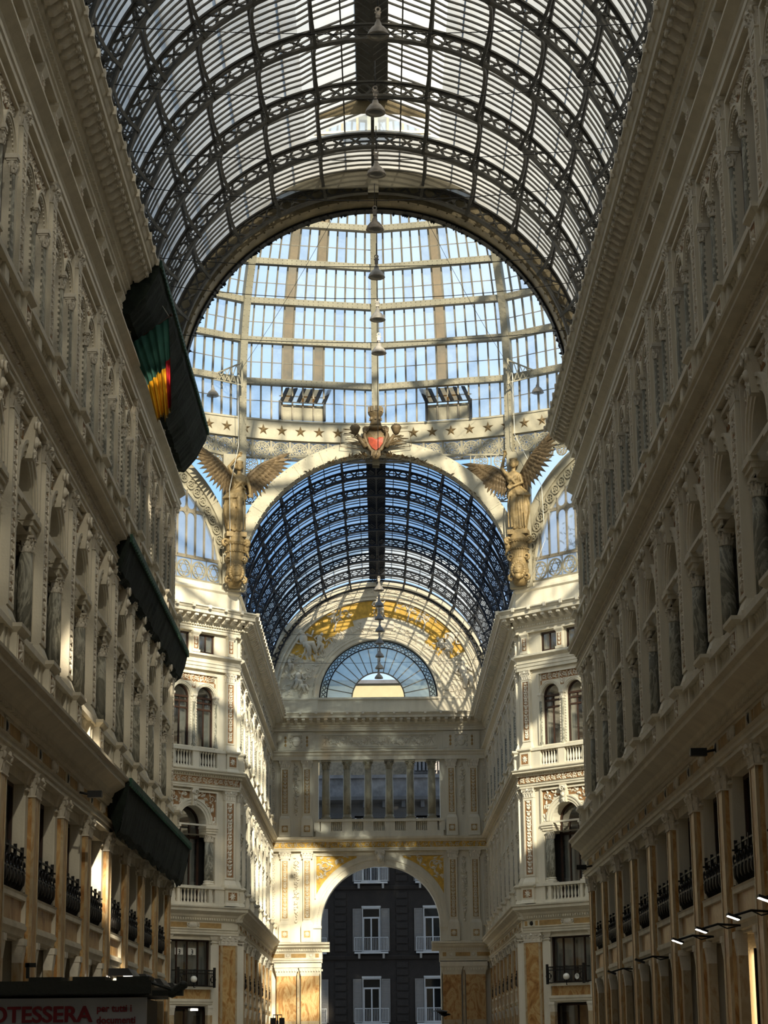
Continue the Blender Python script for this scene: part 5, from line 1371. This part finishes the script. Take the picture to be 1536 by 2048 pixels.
def sag(a, b, s, n=10):
    a, b = Vector(a), Vector(b); return [tuple(a.lerp(b, i/n)+Vector((0, 0, -s*4*(i/n)*(1-i/n)))) for i in range(n+1)]
cable(sag((.12, 76, 33.3), (.12, 112, 33.4), 1.1, 14), .018, 'cable along the axis of the dome that carries the bell lamps')
cable(sag((.1, 112.6, 29.0), (.1, 146.5, 28.1), .2, 10), .016, 'cable along the far arm that carries the small bell lamps')
for i, (y, z, s) in enumerate(((50.2, 27.4, .3), (54.5, 27.8, .5), (58.6, 27.6, .35), (62.8, 28.2, .5), (67.1, 27.5, .4), (71.2, 28.0, .55), (75.3, 27.6, .4))):
    cable(sag((-7.2, y, z), (7.2, y+.6, z+.25), s), .014, 'thin cable strung across the near vault, %s from the dome opening' % ORD[6-i])
for i, (y, z) in enumerate(((117, 27.6), (125, 27.9), (133, 27.4), (141, 27.0))):
    cable(sag((-7.4, y, z), (7.4, y, z+.1), .15), .012, 'thin cable strung across the far arm, %s from the crossing' % ORD[i])
cable(sag((-7.6, 111, 37.5), (3, 80, 44), 1), .012, 'long slanting cable across the dome, left'); cable(sag((7.6, 111, 37.5), (-2, 80, 44), 1), .012, 'long slanting cable across the dome, right')
cable([(-7.5, 110.8, 37.5), (-7.45, 110.9, 33.5), (-7.9, 110.6, 31), (-7.8, 110.8, 26)], .014, 'loose pale rope drooping past the left angel', mat=PAPER)
cable([(7.5, 110.8, 37.5), (7.55, 110.9, 34), (8.9, 110.5, 31), (9.0, 110.5, 28), (8.2, 110.8, 26)], .014, 'loose pale rope drooping past the right angel', mat=PAPER)

# bracket lamps of the dome
mb = MB()
for k in range(2): mb.bar((0, 0, 0), (1.9, 0, -.8+.0), .07); mb.bar((0, 0, -1.3), (1.9, 0, -.85), .07)
mb.bar((0, 0, .1), (0, 0, -1.4), .1)
for i in range(6): t = i/6; u = (i+1)/6; mb.bar((1.9*t, 0, -.8*t), (1.9*u, 0, -1.3+.45*u), .04); mb.bar((1.9*t, 0, -1.3+.45*t), (1.9*u, 0, -.8*u), .04)
mb.tube([(1.6, 0, -.85), (1.6, 0, -1.25)], .02, 5)
brk = mb.mesh('bracket', [IRB])
for s, w in ((-1, 'left'), (1, 'right')):
    e = empty('bracket_lamp', (s*7.3, 111.2, 38.35)); e.scale = (s, 1, 1); tag(e, 'pale bell lamp on a lattice bracket inside the dome, %s side' % w, 'lamp', 'bracket lamps in the dome')
    inst('bracket', brk, e); h = inst('lamp_shade', shade, e, (1.6, 0, -1.9)); inst('lens', lens, h)

# ------------------------------------------------------------------ flag
fe = empty('hanging_flag', (-7.48, 61.5, 22.5)); tag(fe, 'green, yellow and red draped flag hanging from a pole on the left wall', 'flag')
TL, TR = (0, 0), (1.18, .9)            # (x, z) relative to the foot of the pole
def lerp2(a, b, t): return (a[0]+(b[0]-a[0])*t, a[1]+(b[1]-a[1])*t)
Lft = [(0, 0), (.54, -1.1), (.9, -2.42)]; Rgt = [(1.19, .9), (1.27, -.45), (1.33, -2.0)]
def edge(E, t):
    return lerp2(E[0], E[1], t/.5) if t < .5 else lerp2(E[1], E[2], (t-.5)/.5)
mb = MB(); nu, nv = 44, 40; vs = []
for j in range(nv+1):
    t = j/nv; a, b = edge(Lft, t), edge(Rgt, t)
    for i in range(nu+1):
        u = i/nu; p = lerp2(a, b, u)
        dz = -.22*sin(pi*u)*t*t if u > .5 else 0
        vs.append((p[0], .10*sin(u*34+t*2)*(.35+.65*t)+.04*sin(u*15+1), p[1]+dz))
mb.v = vs
for j in range(nv):
    for i in range(nu):
        u, t = (i+.5)/nu, (j+.5)/nv
        m = 0
        if t > .5-.0+.06*(1-u): m = 1
        if t > .48 and u > .80-.0*t: m = 2
        if m == 2 and t > .94: m = 3
        if m == 1 and t > .975: m = 3
        k = j*(nu+1)+i; mb.f.append((k, k+1, k+nu+2, k+nu+1)); mb.m.append(m); mb.sm.append(True)
fringe = simple('gold_fringe', (.30, .20, .06), .8)
inst('cloth', mb.mesh('flag_cloth', [FGR, FYE, FRE, fringe]), fe)
mb = MB(); mb.tube([(-.1, .02, -.07), (1.25, .02, .96)], .022, 8); mb.ball((1.27, .02, .98), .05, 8, 6); inst('pole', mb.mesh('flag_pole', [WOOD]), fe)
mb = MB(); mb.tube([(1.2, .03, .95), (-.1, .05, 3.1)], .008, 4); inst('stay_wire', mb.mesh('stay_wire', [PAPER]), fe)
# ------------------------------------------------------------------ green nets wrapped round the ledges of the left wall
def netting(ya, yb, prof, label, edge_i):
    n = 60; rg = random.Random(int(ya*10+prof[0][1])); e = empty('debris_netting', (0, 0, 0)); tag(e, label, 'netting', 'green safety nets wrapped under the ledges of the left wall')
    mb = MB(); m = len(prof); vs = []
    sagv = [[.03*rg.gauss(0, 1) for _ in range(m)] for _ in range(n+1)]
    for i in range(n+1):
        y = ya+(yb-ya)*i/n
        for j, (x, z) in enumerate(prof):
            k = 0 if j in (0, m-1) else 1
            vs.append((x+.5*sagv[i][j]*k, y, z-abs(sagv[i][j])*k-(.05*sin(i*.7) if k else 0)))
    mb.add(vs, [(i*m+j, i*m+j+1, (i+1)*m+j+1, (i+1)*m+j) for i in range(n) for j in range(m-1)])
    for y in (ya, yb):     # closed ends
        k = [(x, y, z) for x, z in prof]; mb.add(k, [tuple(range(m))])
    inst('net', mb.mesh('net', [NET]), e)
    mb = MB(); x, z = prof[edge_i]
    mb.box(x-.02, x+.05, ya, yb, z-.1, z+.12); 
    for i in range(int((yb-ya)/.35)):
        y = ya+i*.35; mb.box(x+.04, x+.07, y, y+.06, z-.16, z-.06)
    inst('edge_tarpaulin', mb.mesh('edge_tarpaulin', [NEG]), e)
netting(59.2, 76.9, [(-7.42, 24.0), (-7.42, 22.75), (-7.2, 22.7), (-6.75, 23.25), (-6.38, 23.95), (-6.32, 24.25)], 'black green net bulging under the topmost cornice of the left wall', 5)
netting(58.4, 76.6, [(-7.5, 15.8), (-7.36, 14.7), (-7.2, 14.85), (-7.05, 15.3), (-6.94, 15.72)], 'black green net under the middle ledge of the left wall', 4)
netting(57.8, 76.6, [(-7.5, 8.6), (-7.12, 7.35), (-7.02, 7.5), (-6.88, 8.1), (-6.76, 8.75)], 'black green net under the lowest ledge of the left wall', 4)

# ------------------------------------------------------------------ photo booth kiosk with its sign
ke = empty('photo_kiosk', (-2.9, 20, 0)); tag(ke, 'dark photo booth kiosk with a grey lettered sign at the bottom left', 'kiosk')
mb = MB(); mb.box(-1.1, .7, .12, 1.6, 0, 2.1); inst('booth', mb.mesh('booth', [BLK]), ke)
mb = MB(); mb.box(-1.3, .76, 0, .1, 1.55, 2.1, 0); inst('sign_board', mb.mesh('sign_board', [SIGN]), ke)
def text(s, size, x, z, bold=0, wide=1.0, right=False):
    cu = bpy.data.curves.new('lettering', 'FONT'); cu.body = s; cu.size = size; cu.extrude = .004; cu.offset = bold; cu.align_x = 'RIGHT' if right else 'LEFT'
    t = bpy.data.objects.new('tmp', cu); COL.objects.link(t); bpy.context.view_layer.update()
    me = bpy.data.meshes.new_from_object(t.evaluated_get(bpy.context.evaluated_depsgraph_get())); bpy.data.objects.remove(t)
    me.materials.clear(); me.materials.append(SRED)
    o = inst('lettering', me, ke, (x, -.012, z), rot=(pi/2, 0, 0)); o.scale = (wide, 1, 1); return o
for q in (-.0035, 0, .0035): text('FOTOTESSERA', .2, .268+q, 1.887+q*.3, .003, 1.02, True).location.y = -.012-abs(q-.001)
text('per tutti i', .088, .31, 1.975, .002, .95); text('documenti', .088, .31, 1.87, .002, .95)
mb = MB(); mb.box(-1.3, .8, -.1, 1.7, 2.12, 2.2); mb.box(-1.3, .82, -.15, -.1, 2.13, 2.25); mb.box(.82, 1.1, -.05, .05, 2.11, 2.16)
for k in range(6): mb.ball((1.0+.02*k, -.02, 2.13+.015*k), (.05, .05, .04), 6, 4)
mb.bar((-1.3, -.1, 2.28), (-.6, -.12, 2.2), .03); mb.tube([(.75, -.1, 2.25), (1.0, -.1, 2.16)], .012, 4)
for k in range(3): mb.box(-.3+.4*k, 0+.4*k, -.14, .3, 2.25, 2.285)
mb.tube([(0, -.12, 2.24), (.1, -.12, 2.2), (.25, -.12, 2.22), (.35, -.12, 2.25)], .01, 5)
mb.box(-.35, -.32, .0, .02, 2.28, 2.42); mb.box(-.36, -.26, 0, .02, 2.38, 2.42)
inst('canopy_frame', mb.mesh('canopy_frame', [simple('dark_canopy_metal', (.03, .033, .03), .5)]), ke)

# ------------------------------------------------------------------ spotlights on the right, shop strip light
mb = MB(); mb.box(-.13, .13, -.11, .11, -.02, .03); sph = mb.mesh('spot_head', [BLK]); mb = MB(); mb.box(-.11, .11, -.09, .09, -.03, -.02); spl = mb.mesh('led_panel', [LED])
mb = MB(); mb.tube([(0, 0, .02), (.35, .1, .12), (.85, .3, .1)], .025, 5); mb.tube([(.35, .1, .12), (.6, .45, .05), (.85, .3, .1)], .015, 4); spa = mb.mesh('spot_arm', [BLK])
for i, (y, z) in enumerate(((36.87, 4.06), (40.27, 3.96), (44.37, 3.94), (48.04, 3.9))):
    e = empty('spotlight', (6.6, y, z)); tag(e, 'lit square spotlight on an arm above the right shops, %s from the right edge' % ORD[i], 'spotlight', 'lit spotlights above the right shops')
    inst('lamp_head', sph, e, rot=(0, .35, 0)); inst('led_panel', spl, e, rot=(0, .35, 0)); inst('arm', spa, e)
    L = bpy.data.lights.new('spot', 'SPOT'); L.energy = 90; L.spot_size = R(110); L.color = (1, .8, .55); L.shadow_soft_size = .12
    lo = bpy.data.objects.new('spot_beam', L); COL.objects.link(lo); lo.parent = e; lo.location = (-.02, 0, -.1); lo.rotation_euler = (0, R(35), 0)
for i, (y, z) in enumerate(((56.5, 3.8), (63.5, 3.75))):
    e = empty('spotlight', (6.75, y, z)); tag(e, 'unlit black spotlight arm above the right shops, %s' % ('nearer one', 'farther one')[i], 'spotlight'); inst('lamp_head', sph, e, rot=(0, .35, 0)); inst('arm', spa, e)
e = empty('strip_light', (7.85, 45.3, 0)); tag(e, 'tall warm strip light in a right-hand shop opening', 'light')
mb = MB(); mb.box(-.03, .03, -.1, .1, .4, 3.5); inst('tube', mb.mesh('strip_tube', [STRIP]), e)
mb = MB(); mb.box(-.06, -.0, -.16, -.1, .3, 3.6); mb.box(-.06, 0, .1, .16, .3, 3.6); inst('housing', mb.mesh('strip_housing', [BLK]), e)
# small security cameras
mb = MB(); mb.box(-.3, .05, -.09, .09, -.08, .08); mb.tube([(0, 0, 0), (.25, 0, .05)], .03, 5); cam_m = mb.mesh('security_camera', [BLK])
for i, (x, y, z, s, lb) in enumerate(((7.0, 45.5, 7.75, 1, 'black security camera on the right wall between marble capitals'), (7.0, 73.2, 7.6, 1, 'black security camera at the far end of the right wall'), (-7.0, 51.6, 7.7, -1, 'black security camera on the left wall entablature'))):
    o = inst('security_camera', cam_m, None, (x, y, z)); o.scale = (s, 1, 1); tag(o, lb, 'camera')
# shop signs fittings on left ground floor
mb = MB()
for k in range(3): mb.box(-.16, .16, -.1+.5*k, .1+.5*k, -.02-.05*k, .02-.05*k)
ledm = mb.mesh('canopy_lights', [LED])
for i, y in enumerate((59.9, 64.2, 68.4, 72.6)):
    e = empty('shop_canopy', (-6.7, y, 3.75)); tag(e, 'dark shop canopy with small lights, %s from the left sign' % ORD[i], 'canopy', 'shop canopies along the left wall')
    mb = MB(); mb.frustum(-.75, .0, -1, 1, -.1, -.75, -.15, -.95, .95, .1); inst('cover', mb.mesh('canopy_cover', [BLK]), e)
    m2 = MB()
    for k in range(2 if i else 3): m2.box(-.3-.1*k, -.08-.1*k, -.7+.55*k, -.35+.55*k, -.13, -.1)
    inst('light_strip', m2.mesh('canopy_lights', [LED if i == 0 else MILK]), e)

# ------------------------------------------------------------------ fittings of the corner walls
def on_diag(par, x, y, z): return (par.matrix_basis @ Matrix.Translation((x, y, z))).to_translation()
for par, sx, w in ((DLW, -1, 'left'), (DRW, 1, 'right')):
    c = (DL-.55-BD/2) if sx < 0 else .55+BD/2
    p = on_diag(par, c, 0, 4.85)
    r = empty('window_balcony', p, par.rotation_euler.z); tag(r, 'flat black balcony rail before the mezzanine window on the %s corner wall' % w, 'railing', 'flat balcony rails on the corner walls')
    mb = MB()
    for z in (0, .78, .62): mb.box(-1.2, 1.2, -.5, -.46, z, z+.05)
    for i in range(25): x = -1.2+.1*i; mb.box(x-.012, x+.012, -.49, -.465, 0, .8)
    for s in (-1, 1): 
        for z in (0, .78): mb.box(s*1.2-.025, s*1.2+.025, -.5, 0, z, z+.05)
        mb.box(s*1.2-.05, s*1.2+.05, -.53, -.43, -.05, .95); mb.ring(s*1.1, .35, .14, .18, -.52, -.48, 0, 2*pi, 10)
    inst('rail', mb.mesh('flat_rail', [RAIL]), r)
    p = on_diag(par, c+(.35 if sx < 0 else -.0)*-1, -.7, 5.2) if sx < 0 else on_diag(par, c+.25, -.7, 5.15)
    g = empty('globe_lamp', p); tag(g, 'white globe lamp before the %s corner wall balcony' % w, 'lamp', 'white globe lamps on the corner balconies')
    mb = MB(); mb.ball((0, 0, 0), .17, 16, 10); inst('globe', mb.mesh('globe', [MILK]), g)
    mb = MB(); mb.tube([(0, 0, -.16), (0, 0, -.4), (.05, .3, -.4)], .025, 6); mb.lathe([(.1, -.2), (.05, -.14)], (0, 0, 0), 10); inst('holder', mb.mesh('globe_holder', [BLK]), g)
    e = inst('cartouche', None); 
    bpy.data.objects.remove(e)
for i, dx in enumerate((-.42, .42)):
    p = on_diag(DLW, DL-.55-BD/2+dx-.1, .3, 6.62); mb = MB(); mb.box(-.27, .27, -.01, .01, -.17, .17); mb2 = MB(); mb2.ring(.0, .02, .05, .09, -.02, -.01, -1.6, 1.9, 10); mb2.ring(0, -.07, .05, .09, -.02, -.01, -2.2, 1.6, 10)
    o = empty('paper_notice', p, pi/4); tag(o, 'white paper notice in the left corner mezzanine window, %s one' % ('left', 'right')[i], 'notice', 'paper notices in the left corner window')
    inst('sheet', mb.mesh('sheet', [PAPER]), o); inst('printed_mark', mb2.mesh('printed_mark', [BLK]), o)
p = on_diag(DLW, DL-.55-BD/2+.1, -.1, 3.72); o = inst('emergency_light', None); bpy.data.objects.remove(o)
mb = MB(); mb.box(-.28, .28, -.12, 0, -.06, .06); o = inst('emergency_light', mb.mesh('emergency_light', [simple('white_plastic', (.7, .7, .68), .4)]), None, p, pi/4); tag(o, 'small white emergency light over the left corner shop opening', 'light')
mb = MB(); mb.box(-.22, .22, -.13, -.12, -.045, .045); inst('led', mb.mesh('emergency_led', [LED]), o)
mb = MB(); mb.ring(0, 0, .0, .16, -.03, 0, 0, 2*pi, 16, 0); mb.ring(0, 0, .15, .18, -.04, 0, 0, 2*pi, 16, 1); mb.box(-.008, .008, -.045, -.03, 0, .12, 1); mb.box(0, .1, -.045, -.03, -.008, .008, 1)
p = on_diag(DRW, .55+BD/2+.85, -.55, 5.15); o = inst('wall_clock', mb.mesh('wall_clock', [PAPER, BLK]), None, p, -pi/4); tag(o, 'small round white dial beside the globe lamp on the right corner balcony', 'clock')

# black twin fitting at the foot of the left marble pier and the flying bird
e = empty('street_fitting', (-4.75, 100, 0)); tag(e, 'black twin box lantern on a post before the left marble pier', 'lantern')
mb = MB(); mb.tube([(0, 0, 0), (0, 0, 3.0)], .05, 8); mb.tube([(-.2, 0, 3.1), (-.2, 0, 3.25), (.2, 0, 3.25), (.2, 0, 3.1)], .025, 6); mb.tube([(0, 0, 3.0), (0, 0, 3.25)], .03, 6); inst('post', mb.mesh('fitting_post', [BLK]), e)
for s in (-1, 1): mb = MB(); mb.box(s*.2-.12, s*.2+.12, -.12, .12, 2.75, 3.12); inst('box_lantern', mb.mesh('box_lantern', [BLK]), e)
be = empty('pigeon', (1.72, 60, 2.56)); be.rotation_euler = (0, .25, .2); tag(be, 'dark pigeon flying low across the passage at the bottom right of the arch', 'bird')
mb = MB()
def loft(mb, secs, n=12, mi=0):
    vs = []
    for (x, y, z, ry, rz) in secs:
        for k in range(n): t = 2*pi*k/n; vs.append((x, y+ry*cos(t), z+rz*sin(t)))
    m = len(secs); fs = [(i*n+k, i*n+(k+1) % n, (i+1)*n+(k+1) % n, (i+1)*n+k) for i in range(m-1) for k in range(n)]
    fs += [tuple(range(n-1, -1, -1)), tuple((m-1)*n+k for k in range(n))]; mb.add(vs, fs, mi, True)
loft(mb, [(-.2, 0, .02, .05, .008), (-.12, 0, .01, .03, .02), (-.05, 0, 0, .045, .045), (.02, 0, 0, .055, .055), (.08, 0, .01, .045, .045), (.12, 0, .025, .025, .028), (.15, 0, .035, .027, .03), (.17, 0, .035, .018, .02), (.2, 0, .03, .005, .005)])
inst('body', mb.mesh('pigeon_body', [BLK]), be)
for s in (-1, 1):
    mb = MB()
    for k in range(9):
        t = k/8; x = .07-.16*t; L = .34-.12*t
        mb.add([(x, s*.04, .02), (x-.05, s*.04, .02), (x-.12-.1*t, s*L*.9, .07-.05*t), (x-.05-.06*t, s*L, .08-.05*t), (x-.02, s*.18, .1), (x-.02, s*.04, .03)], [(0, 1, 2, 3, 4), (0, 4, 3, 2, 1, 5)])
    inst('wing', mb.mesh('pigeon_wing', [BLK]), be)

# ------------------------------------------------------------------ street facade beyond the arch
SY = 160.0
sb = empty('street_building', (0, SY, 0)); tag(sb, 'charcoal apartment block with grey shutters and balconies seen through the great arch', 'building')
mb = MB()
cx = [-5.24, -.69, 3.86, 8.4, -9.8]; rowz = [(1.93, 5.0), (7.05, 10.15-.3), (7.05+5.1, 10.15+4.8)]
floors = [(-.1, 2.0), (4.0, 7.1), (9.0, 12.15), (14.2, 17.2)]
zs = [0]
xs = sorted(cx)
def wallrow(z0, z1, op0, op1):
    edges = [-13]
    for c in xs: edges += [c-.72, c+.72]
    edges.append(13)
    for a, b in zip(edges[::2], edges[1::2]): mb.box(a, b, 0, .6, z0, z1)
    for c in xs:
        if op0 > z0: mb.box(c-.72, c+.72, 0, .6, z0, op0)
        if op1 < z1: mb.box(c-.72, c+.72, 0, .6, op1, z1)
wallrow(0, 3.3, 0, 2.6); wallrow(3.3, 8.35, 3.6, 6.95); wallrow(8.35, 13.45, 8.7, 12.05); wallrow(13.45, 18.6, 13.8, 17.0)
for z in (3.3, 8.35, 13.45): mb.extr([(0, z-.25), (-.14, z-.2), (-.2, z), (-.2, z+.08), (0, z+.1)], -13, 13)
for c in [(a+b)/2 for a, b in zip(xs, xs[1:])]:
    for z0 in (3.7, 8.75, 13.85):
        for k in range(8): mb.box(c-.42, c+.42, -.07, 0, z0+.55*k, z0+.55*k+.42)
mb.box(-13, 13, .6, .7, 0, 18.6)
inst('wall', mb.mesh('street_wall', [BLDG]), sb)
mb = MB(); mb.extr([(0, 18.5), (-.3, 18.5), (-.3, 18.9), (-.6, 19.5), (-1.3, 19.75), (-1.3, 20.0), (0, 20.1)], -13, 13)
for k in range(18):
    x = -12.5+1.43*k; mb.box(x-.14, x+.14, -1.15, 0, 19.2, 19.7)
    mb.box(x-.2, x+.2, -.15, 0, 18.95, 19.35)
inst('eaves_cornice', mb.mesh('street_cornice', [BLDL]), sb)
mb = MB(); mb.box(-13, 13, -.4, 5, 20.1, 21.5); mb.box(-13, 13, -.6, 5, 21.45, 21.7); inst('parapet', mb.mesh('street_parapet', [PLST]), sb)
mb = MB(); mb.box(-4.6, 2.6, 3, 10, 21.6, 24.2); inst('roof_house', mb.mesh('roof_house', [BRK]), sb)
mb = MB()
for k in range(16): mb.box(2.7+.3*k, 2.88+.3*k, 1, 8, 22.2+.0*k, 24.2); 
mb.box(2.6, 7.6, 1.4, 8, 22.0, 24.1); inst('corrugated_shed', mb.mesh('corrugated_shed', [PLST]), sb)
fl_names = ['ground', 'first', 'second', 'top']
mbf = MB(); h = 3.2
mbf.frame(-.7, .7, 0, h, .1, -.05, .05); mbf.box(-.05, .05, -.05, .05, 0, 2.45); mbf.box(-.6, .6, -.05, .05, 2.4, 2.52); 
for s in (-1, 1): mbf.box(s*.56-.04, s*.56+.04, -.05, .05, 0, 2.45)
mbf.frame(-.88, .88, -.1, h+.15, .16, -.1, 0); wfm = mbf.mesh('french_window', [WHT])
mb = MB(); mb.face(-.62, .62, .1, 3.1, .06); wpm = mb.mesh('dark_pane', [simple('dark_window_glass', (.01, .011, .012), .08, var=0, bump=0, spec=.6)])
mb = MB()
mb.frame(-.31, .31, .0, 3.1, .05, -.03, .03)
for k in range(30): z = .08+.1*k; mb.add([(-.27, -.02, z), (.27, -.02, z), (.27, .02, z+.08), (-.27, .02, z+.08)], [(0, 1, 2, 3)])
mb.box(-.3, .3, .02, .03, .02, 3.08)
shm = mb.mesh('shutter', [SHUT])
mb = MB()
mb.box(-1.25, 1.25, -.55, 0, -.16, -.04); mb.box(-1.25, 1.25, -.55, -.51, .98, 1.03); mb.box(-1.25, 1.25, -.55, -.51, .02, .06)
for k in range(22): x = -1.22+2.44*k/21; mb.box(x-.012, x+.012, -.54, -.52, .02, 1.0)
for s in (-1, 1): mb.box(s*1.23-.02, s*1.23+.02, -.55, 0, .98, 1.03); mb.box(s*1.23-.02, s*1.23+.02, -.55, -.5, 0, 1.03); mb.frustum(s*.9-.08, s*.9+.08, -.2, 0, -.5, s*.9-.08, s*.9+.08, -.5, 0, -.16)
blm = mb.mesh('street_balcony', [WHT])
for z in (3.62, 8.72, 13.82):
    for c in xs:
        w = inst('window', wfm, sb, (c, .12, z)); inst('pane', wpm, w); inst('balcony', blm, w, (0, -.12, 0))
        for s in (-1, 1): inst('shutter', shm, w, (s*1.05, -.18, .02))
# top floor blocks seen between the columns
for k in range(9):
    x = -4.5+1.15*k*1.0
    mb = MB(); mb.frame(-.4, .4, 16.2, 18.4, .06, -.12, -.05); inst('wall_panel', mb.mesh('wall_panel', [BLDL]), sb, (x, 0, 0))
for x in (-1.3, 3.3, 4.7):
    w = inst('window', None, sb, (x, -.25, 16.9)); mb = MB(); mb.frame(-.55, .55, 0, 1.75, .13, -.05, .05); mb.box(-.03, .03, -.04, .04, .1, 1.7)
    inst('window_frame', mb.mesh('attic_window_frame', [WHT]), w); m3 = MB(); m3.face(-.5, .5, .1, 1.7, .03); inst('pane', m3.mesh('attic_pane', [DRK]), w)
# bare tree seen through the right lunette
te = empty('tree', (12.5, 125, 0)); tag(te, 'small tree seen through the lunette glass on the right', 'tree')
mb = MB(); mb.tube([(0, 0, 0), (0, 0, 25), (.2, 0, 31)], [.35, .3, .08], 8); inst('trunk', mb.mesh('tree_trunk', [WOOD]), te)
mb = MB(); rg = random.Random(6)
for k in range(900):
    a = rg.uniform(0, 6.28); r = rg.gauss(0, 1.1); z = 30.2+rg.gauss(0, 1.2); c = Vector((r*cos(a), r*sin(a), z)); u = Vector((rg.gauss(0, 1), rg.gauss(0, 1), rg.gauss(0, 1))).normalized()*.16; v = u.cross(Vector((rg.gauss(0, 1), .3, 1))).normalized()*.08
    mb.add([tuple(c-u), tuple(c+v), tuple(c+u), tuple(c-v)], [(0, 1, 2, 3)])
inst('foliage', mb.mesh('tree_foliage', [LEAF]), te)

# ------------------------------------------------------------------ camera
f = 4250.; CX, CY = 768., 1024.; vx, vy, roll = 764., 2102., .0105
yv = Vector(((vx-CX)/f, (vy-CY)/f, 1)).normalized()
r = Vector((1, -roll, 0)); r = (r-yv*r.dot(yv)).normalized(); up = -(yv.cross(r))
Rm = Matrix((r, yv, up))         # rows: world X, Y, Z in camera axes (right, down, forward)
right, down, fwd = Rm.col[0], Rm.col[1], Rm.col[2]
cm = Matrix((( right.x, -down.x, -fwd.x, .02), (right.y, -down.y, -fwd.y, 0), (right.z, -down.z, -fwd.z, 1.6), (0, 0, 0, 1)))
cd = bpy.data.cameras.new('camera'); cd.sensor_fit = 'HORIZONTAL'; cd.sensor_width = 36; cd.lens = f/1536*36; cd.clip_end = 2000; cd.clip_start = .1
co = bpy.data.objects.new('camera', cd); COL.objects.link(co); co.matrix_world = cm; SC.camera = co

# ------------------------------------------------------------------ sun and sky
sd = Vector((-.22, 1.0, -.50)).normalized()
sl = bpy.data.lights.new('sun', 'SUN'); sl.energy = 11.5; sl.color = (1, .88, .67); sl.angle = R(.8)
so = bpy.data.objects.new('sun', sl); COL.objects.link(so); so.rotation_euler = sd.to_track_quat('-Z', 'Y').to_euler(); so.location = (40, -60, 100)
wd = bpy.data.worlds.new('sky'); SC.world = wd; wd.use_nodes = True; nt = wd.node_tree; nt.nodes.clear()
out = nt.nodes.new('ShaderNodeOutputWorld'); bg = N(nt, 'ShaderNodeBackground', Strength=1.0)
tc = nt.nodes.new('ShaderNodeTexCoord'); no = N(nt, 'ShaderNodeTexNoise', Scale=3.2, Detail=6.0, Roughness=.55)
nt.links.new(tc.outputs['Generated'], no.inputs['Vector'])
rp = ramp(nt, no.outputs['Fac'], [(.40, (.30, .54, .86)), (.68, (.85, .9, .95))])
nt.links.new(rp.outputs[0], bg.inputs[0]); nt.links.new(bg.outputs[0], out.inputs[0])
SC.view_settings.view_transform = 'Standard'; SC.view_settings.look = 'None'; SC.view_settings.gamma = 1; SC.view_settings.use_curve_mapping = False
SC.view_settings.exposure = 0.5
SC.cycles.transparent_max_bounces = 24; SC.cycles.max_bounces = 8; SC.cycles.diffuse_bounces = 5
